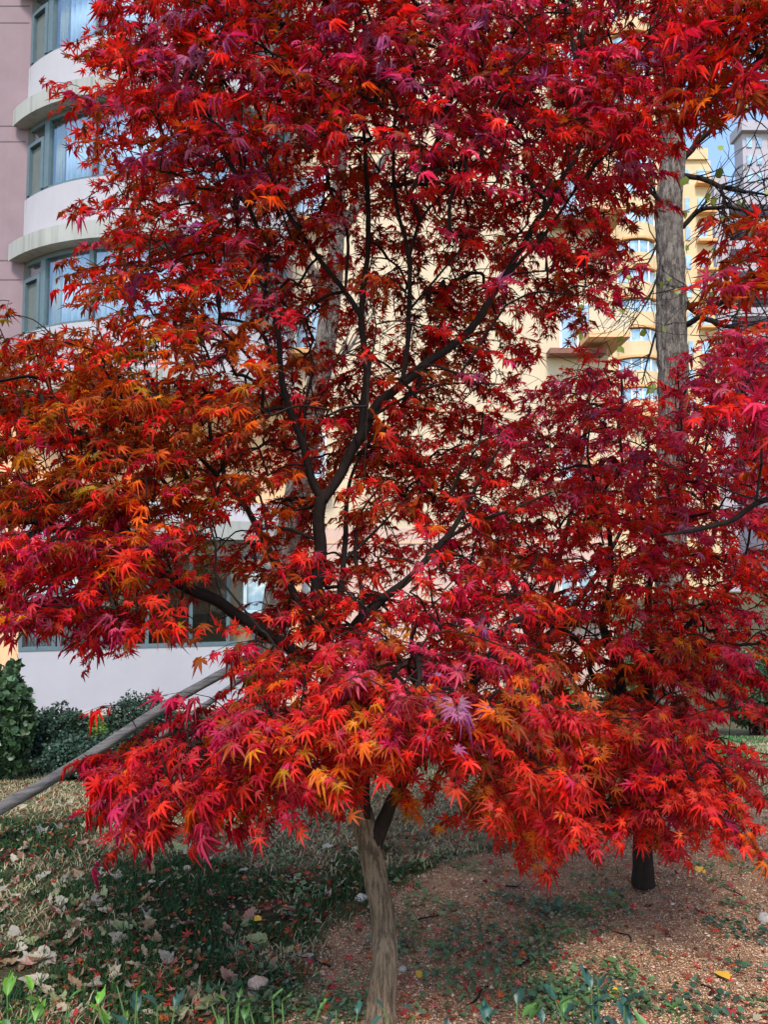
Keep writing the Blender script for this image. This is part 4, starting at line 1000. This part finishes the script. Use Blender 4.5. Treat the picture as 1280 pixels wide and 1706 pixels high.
while cnt < 299:
    py = 1390 + 316 * g.random() ** .8; px = g.uniform(60, 1280); p = ground_at(px, py)
    w = .35 + .9 * math.exp(-((px - 420) / 220) ** 2 - ((py - 1640) / 90) ** 2) + .7 * math.exp(-((px - 730) / 110) ** 2 - ((py - 1650) / 50) ** 2) + .6 * math.exp(-((px - 1220) / 80) ** 2 - ((py - 1580) / 60) ** 2)
    if g.random() > w: continue
    ci = g.randrange(5); z_ = g.uniform(.020, .036)
    drop('fallen_maple_leaf', MPM[ci], p, z_, ('wide ' if z_ > .027 else 'tiny ') + MPC[ci] + ' maple leaf ' + where(px, py), 'leaf', 'red maple leaves fallen on the ground', g); cnt += 1
for (px, py, s_, lb) in ((1195, 1624, .075, 'bright yellow leaf on the grit at the lower right'), (1160, 1448, .07, 'yellow leaf on the grit right of the short dark trunk'), (818, 1490, .08, 'folded tan yellow leaf between the two maple trunks'),
                    (702, 1623, .04, 'small yellow leaf just right of the main trunk'), (420, 1535, .05, 'yellow leaf in the grass left of the main trunk'), (753, 1554, .05, 'pale yellow leaf right of the trunk among weeds'), (1022, 1650, .075, 'yellow green leaf above the dark shoots at the bottom'), (1085, 1510, .04, 'small orange leaf on the grit under the red foliage')):
    drop('fallen_yellow_leaf', YLM, ground_at(px, py), s_ , lb, 'leaf', None, g, .25)
# small litter that nobody could count
global_n = 22000; rg = np.random.default_rng(77); P = []; 
while len(P) < global_n:
    y = 2.3 + 4.8 * rg.random() ** 1.3; x = rg.uniform(-.62, .62) * y; l = lawn(x, y)
    if rg.random() < (.75 if l > .5 else .12 + .5 * max(0, n3(x * 2.5, y * 2.5, 6))): P.append((x, y, tz(x, y) + .008 + .012 * n3(x * 14, y * 14, 5)))
P = np.array(P); n = len(P); rng = rg
tin = np.array([(.30, .25, .16), (.2, .12, .06), (.34, .03, .02), (.13, .07, .04), (.36, .31, .22), (.5, .1, .04), (.2, .012, .015), (.2, .22, .09)])[rg.integers(0, 8, n)] * rg.uniform(.6, 1.2, (n, 1))
V, Fc, Tn = instance([(OVAL_W[0], OVAL_W[1]), (OVAL_W[0] * np.array((.6, 1, 2), dtype=np.float32), OVAL_W[1])], P, rg.normal(0, 1, (n, 3)) * (1, 1, .3), rg.normal(0, .45, (n, 3)) + (0, 0, 1), rg.uniform(.008, .03, n), tin)
tag(np_mesh('leaf_litter', V, Fc, M['dull_leaf'], col=Tn), 'crumbled leaf scraps scattered over lawn and grit', 'leaf litter', kind='stuff')

# ------------------------------------------------------------------ weeds on the grit
def weed_mesh(seedv, n=26, r=.075, leaf=.026, col=(.05, .12, .05)):
    global rng
    rng = np.random.default_rng(seedv); a = rng.uniform(0, 6.28, n); q = rng.uniform(.15, 1, n) * r
    pos = np.stack([np.cos(a) * q, np.sin(a) * q, rng.uniform(.006, .03, n)], 1); yd = np.stack([np.cos(a), np.sin(a), rng.uniform(-.1, .7, n)], 1) + rng.normal(0, .3, (n, 3))
    V, Fc, Tn = instance([OVAL_W, OVAL], pos, yd, rng.normal(0, .3, (n, 3)) + (0, 0, 1), leaf * rng.uniform(.6, 1.3, n), np.array(col) * rng.uniform(.6, 1.5, (n, 1)))
    me = bpy.data.meshes.new('weed'); me.from_pydata(V.tolist(), [], Fc.tolist()); at2 = me.color_attributes.new('tint', 'FLOAT_COLOR', 'POINT'); at2.data.foreach_set('color', Tn.astype(np.float32).ravel()); me.materials.append(M['green_leaf']); return me
WM = [weed_mesh(i, 22 + 6 * i, .06 + .012 * i, .024, c_) for i, c_ in enumerate([(.045, .11, .05), (.07, .15, .05), (.04, .09, .055), (.09, .17, .06)])]
cnt = 0
while cnt < 170:
    py = g.uniform(1430, 1706); px = g.uniform(350, 1280); p = ground_at(px, py)
    w = .12 + math.exp(-((px - 860) / 130) ** 2 - ((py - 1540) / 35) ** 2) + .9 * math.exp(-((px - 960) / 110) ** 2 - ((py - 1660) / 40) ** 2) + .9 * math.exp(-((px - 480) / 130) ** 2 - ((py - 1685) / 30) ** 2) + .5 * math.exp(-((px - 740) / 60) ** 2 - ((py - 1570) / 30) ** 2)
    if g.random() > w: continue
    wi_ = g.randrange(4); o_ = bpy.data.objects.new('weed_plant', WM[wi_]); C.objects.link(o_); o_.location = (p.x, p.y, p.z - .002); o_.rotation_euler = (0, 0, g.uniform(0, 6.28)); k_ = g.uniform(.45, 1.35); o_.scale = (k_, k_, k_ * .9)
    tag(o_, ['dark green', 'green', 'dull green', 'light green'][wi_] + (' spreading' if k_ > .8 else ' little') + ' weed ' + where(px, py), 'weed', 'weeds on the grit'); cnt += 1

# ------------------------------------------------------------------ broad leaved shoots along the bottom
def shoot(px, pyt, d, n, leaf, col, label, seedv, spread=.9):
    pyt -= 16; n = int(n * 3.4); leaf *= 1.0
    global rng
    rng = np.random.default_rng(seedv); Tt = at(px, pyt, d); z0 = tz(Tt.x, d); root = empty('leafy_shoot', (Tt.x, d, z0)); tag(root, label, 'plant')
    s_ = MB(); pos, yd, nd, sz = [], [], [], []; H = max(.08, Tt.z - z0 - leaf * .6); ns = 8
    for k in range(ns):
        a = rng.uniform(0, 6.28); off = np.array((math.cos(a), math.sin(a), 0)) * spread * .12 * (k > 0); e = np.array((Tt.x, d, z0 + H * (1 if k == 0 else rng.uniform(.6, .95)))) + off
        path = crom(np.array([(Tt.x, d, z0 - .01), (np.array((Tt.x, d, z0)) + e) / 2 + rng.normal(0, .01, 3), e]), 4); s_.tube(path, np.linspace(.004, .002, 9), 6)
        for q in range(n // ns + 1):
            t = .35 + .65 * q / (n // ns); b_ = path[min(8, int(t * 8))]; a2 = q * 2.4 + k
            pos.append(b_); up = .25 + 1.1 * t; yd.append((math.cos(a2), math.sin(a2), up)); nd.append((-math.cos(a2) * up, -math.sin(a2) * up, 1.2)); sz.append(leaf * rng.uniform(.7, 1.15))
    s_.build('stem', M['green_stem'], root)
    V, Fc, Tn = instance([OVAL_D], pos, yd, nd, np.array(sz), np.array(col) * rng.uniform(.65, 1.35, (len(pos), 1))); np_mesh('leaves', V, Fc, M['green_leaf'], root, col=Tn, smooth=True)
M['green_stem'] = plain('green_stem', (.08, .16, .04), .6)
def dense_oval():
    V = []; rows = 9; prof = [0.02, .13, .21, .26, .28, .26, .20, .11, 0.005]
    for i in range(rows):
        t = i / (rows - 1)
        for s_ in (-1, -.5, 0, .5, 1): V.append((s_ * prof[i], t, .10 * abs(s_) * prof[i] * 4 - .22 * t * t))
    F_ = [(r * 5 + c, r * 5 + c + 1, r * 5 + c + 6, r * 5 + c + 5) for r in range(rows - 1) for c in range(4)]
    return np.array(V, dtype=np.float32), np.array(F_, dtype=np.int32)
OVAL_D = dense_oval()
BR = (.10, .25, .025); TE = (.03, .09, .07); MG = (.07, .17, .04)
for args in ((12, 1655, 2.35, 16, .055, BR, 'bright green leafy shoot in the lower left corner', 1), (228, 1652, 2.35, 12, .04, BR, 'thin bright green shoot left of the stone at the bottom', 2),
             (75, 1680, 2.3, 12, .05, MG, 'green shoot beside the bright one in the lower left corner', 3), (262, 1676, 2.3, 10, .05, TE, 'dark teal leaved shoot left of the stone at the bottom', 4),
             (395, 1680, 2.35, 14, .04, MG, 'low green shoot below the stone', 5), (470, 1672, 2.35, 14, .04, MG, 'green leafy shoot at the bottom right of the stone', 6), (560, 1682, 2.35, 12, .045, TE, 'dark leaved shoot close left of the main trunk', 7),
             (862, 1668, 2.3, 8, .06, TE, 'single dark teal shoot right of the main trunk', 8), (985, 1640, 2.35, 16, .06, TE, 'tall dark teal shoot at the bottom right', 9), (1040, 1670, 2.3, 14, .06, TE, 'broad dark teal shoot right of the tall one', 10),
             (935, 1672, 2.3, 12, .05, MG, 'green shoot left of the tall dark teal one', 11), (1130, 1690, 2.3, 10, .05, MG, 'small green shoot nearest the lower right corner', 12), (690, 1690, 2.35, 10, .04, TE, 'small dark shoot at the foot of the main trunk', 13)):
    shoot(*args)

# ------------------------------------------------------------------ twigs on the ground
TWL = [('left of the main trunk', 520, 1600), ('right of the main trunk', 720, 1530), ('under the yellow leaf at the lower right', 1180, 1650), ('in front of the short dark trunk', 1040, 1560), ('at the right edge of the grit', 1230, 1490), ('in the middle of the grit', 900, 1600), ('beside the stone on the lawn', 380, 1610), ('in the grass far left', 110, 1560), ('on the grit below the red skirt of leaves', 860, 1480), ('between the weeds near the front', 800, 1660)]
for k, (lb, px, py) in enumerate(TWL):
    p = ground_at(px, py); a = g.uniform(0, 3.14); L_ = g.uniform(.10, .24); q = MB(); dv = Vector((math.cos(a), math.sin(a), 0)); nv = Vector((-dv.y, dv.x, 0))
    pts = [Vector((0, 0, .008)) + dv * L_ * (t - .5) + nv * .012 * math.sin(t * 7 + k) + Vector((0, 0, .006 * math.sin(t * 5))) for t in np.linspace(0, 1, 7)]
    q.tube(pts, np.linspace(.0045, .002, 7), 6); q.tube([pts[3], pts[3] + dv * .03 + nv * .03, pts[3] + dv * .05 + nv * .05 + Vector((0, 0, .01))], [.0028, .002, .0012], 5)
    o_ = q.build('fallen_twig', M['limb_bark']); o_.location = p; tag(o_, 'thin dark twig lying ' + lb, 'twig', 'twigs on the ground')
# ------------------------------------------------------------------ stones
def stone(px, py, r, label, seedv, mat='stone'):
    p = ground_at(px, py); V = []; F_ = []
    n, m2 = 14, 22
    for i in range(n + 1):
        for j in range(m2):
            a = math.pi * i / n; b_ = 2 * math.pi * j / m2; v = Vector((math.sin(a) * math.cos(b_), math.sin(a) * math.sin(b_), math.cos(a)))
            k = r * (1 + .28 * mnoise.noise(v * 1.3 + Vector((seedv, 0, 0))) + .1 * mnoise.noise(v * 4 + Vector((seedv, 0, 0)))); V.append((v.x * k * 1.1, v.y * k * .9, v.z * k * .8))
    for i in range(n):
        for j in range(m2): j2 = (j + 1) % m2; F_.append((i * m2 + j, (i + 1) * m2 + j, (i + 1) * m2 + j2, i * m2 + j2))
    o_ = np_mesh('stone', np.array(V), np.array(F_, dtype=np.int32), M[mat], smooth=True); o_.location = (p.x, p.y, p.z + r * .45); tag(o_, label, 'stone')
M['stone2'] = plain('pale_stone', (.42, .38, .33), .9, .3, 25, None, .008)
stone(428, 1648, .036, 'rounded pinkish stone left of the main trunk', 1)
stone(602, 1500, .026, 'pale stone against the left side of the main trunk', 2, 'stone2')
stone(1062, 1467, .028, 'small pale stone at the foot of the short dark trunk', 3, 'stone2')
stone(1275, 1535, .03, 'pale stone on the grit at the right edge', 4, 'stone2')
stone(672, 1617, .014, 'tiny pale stone just right of the main trunk', 5, 'stone2')
stone(312, 1450, .02, 'small brown stone in the grass of the lawn', 6)
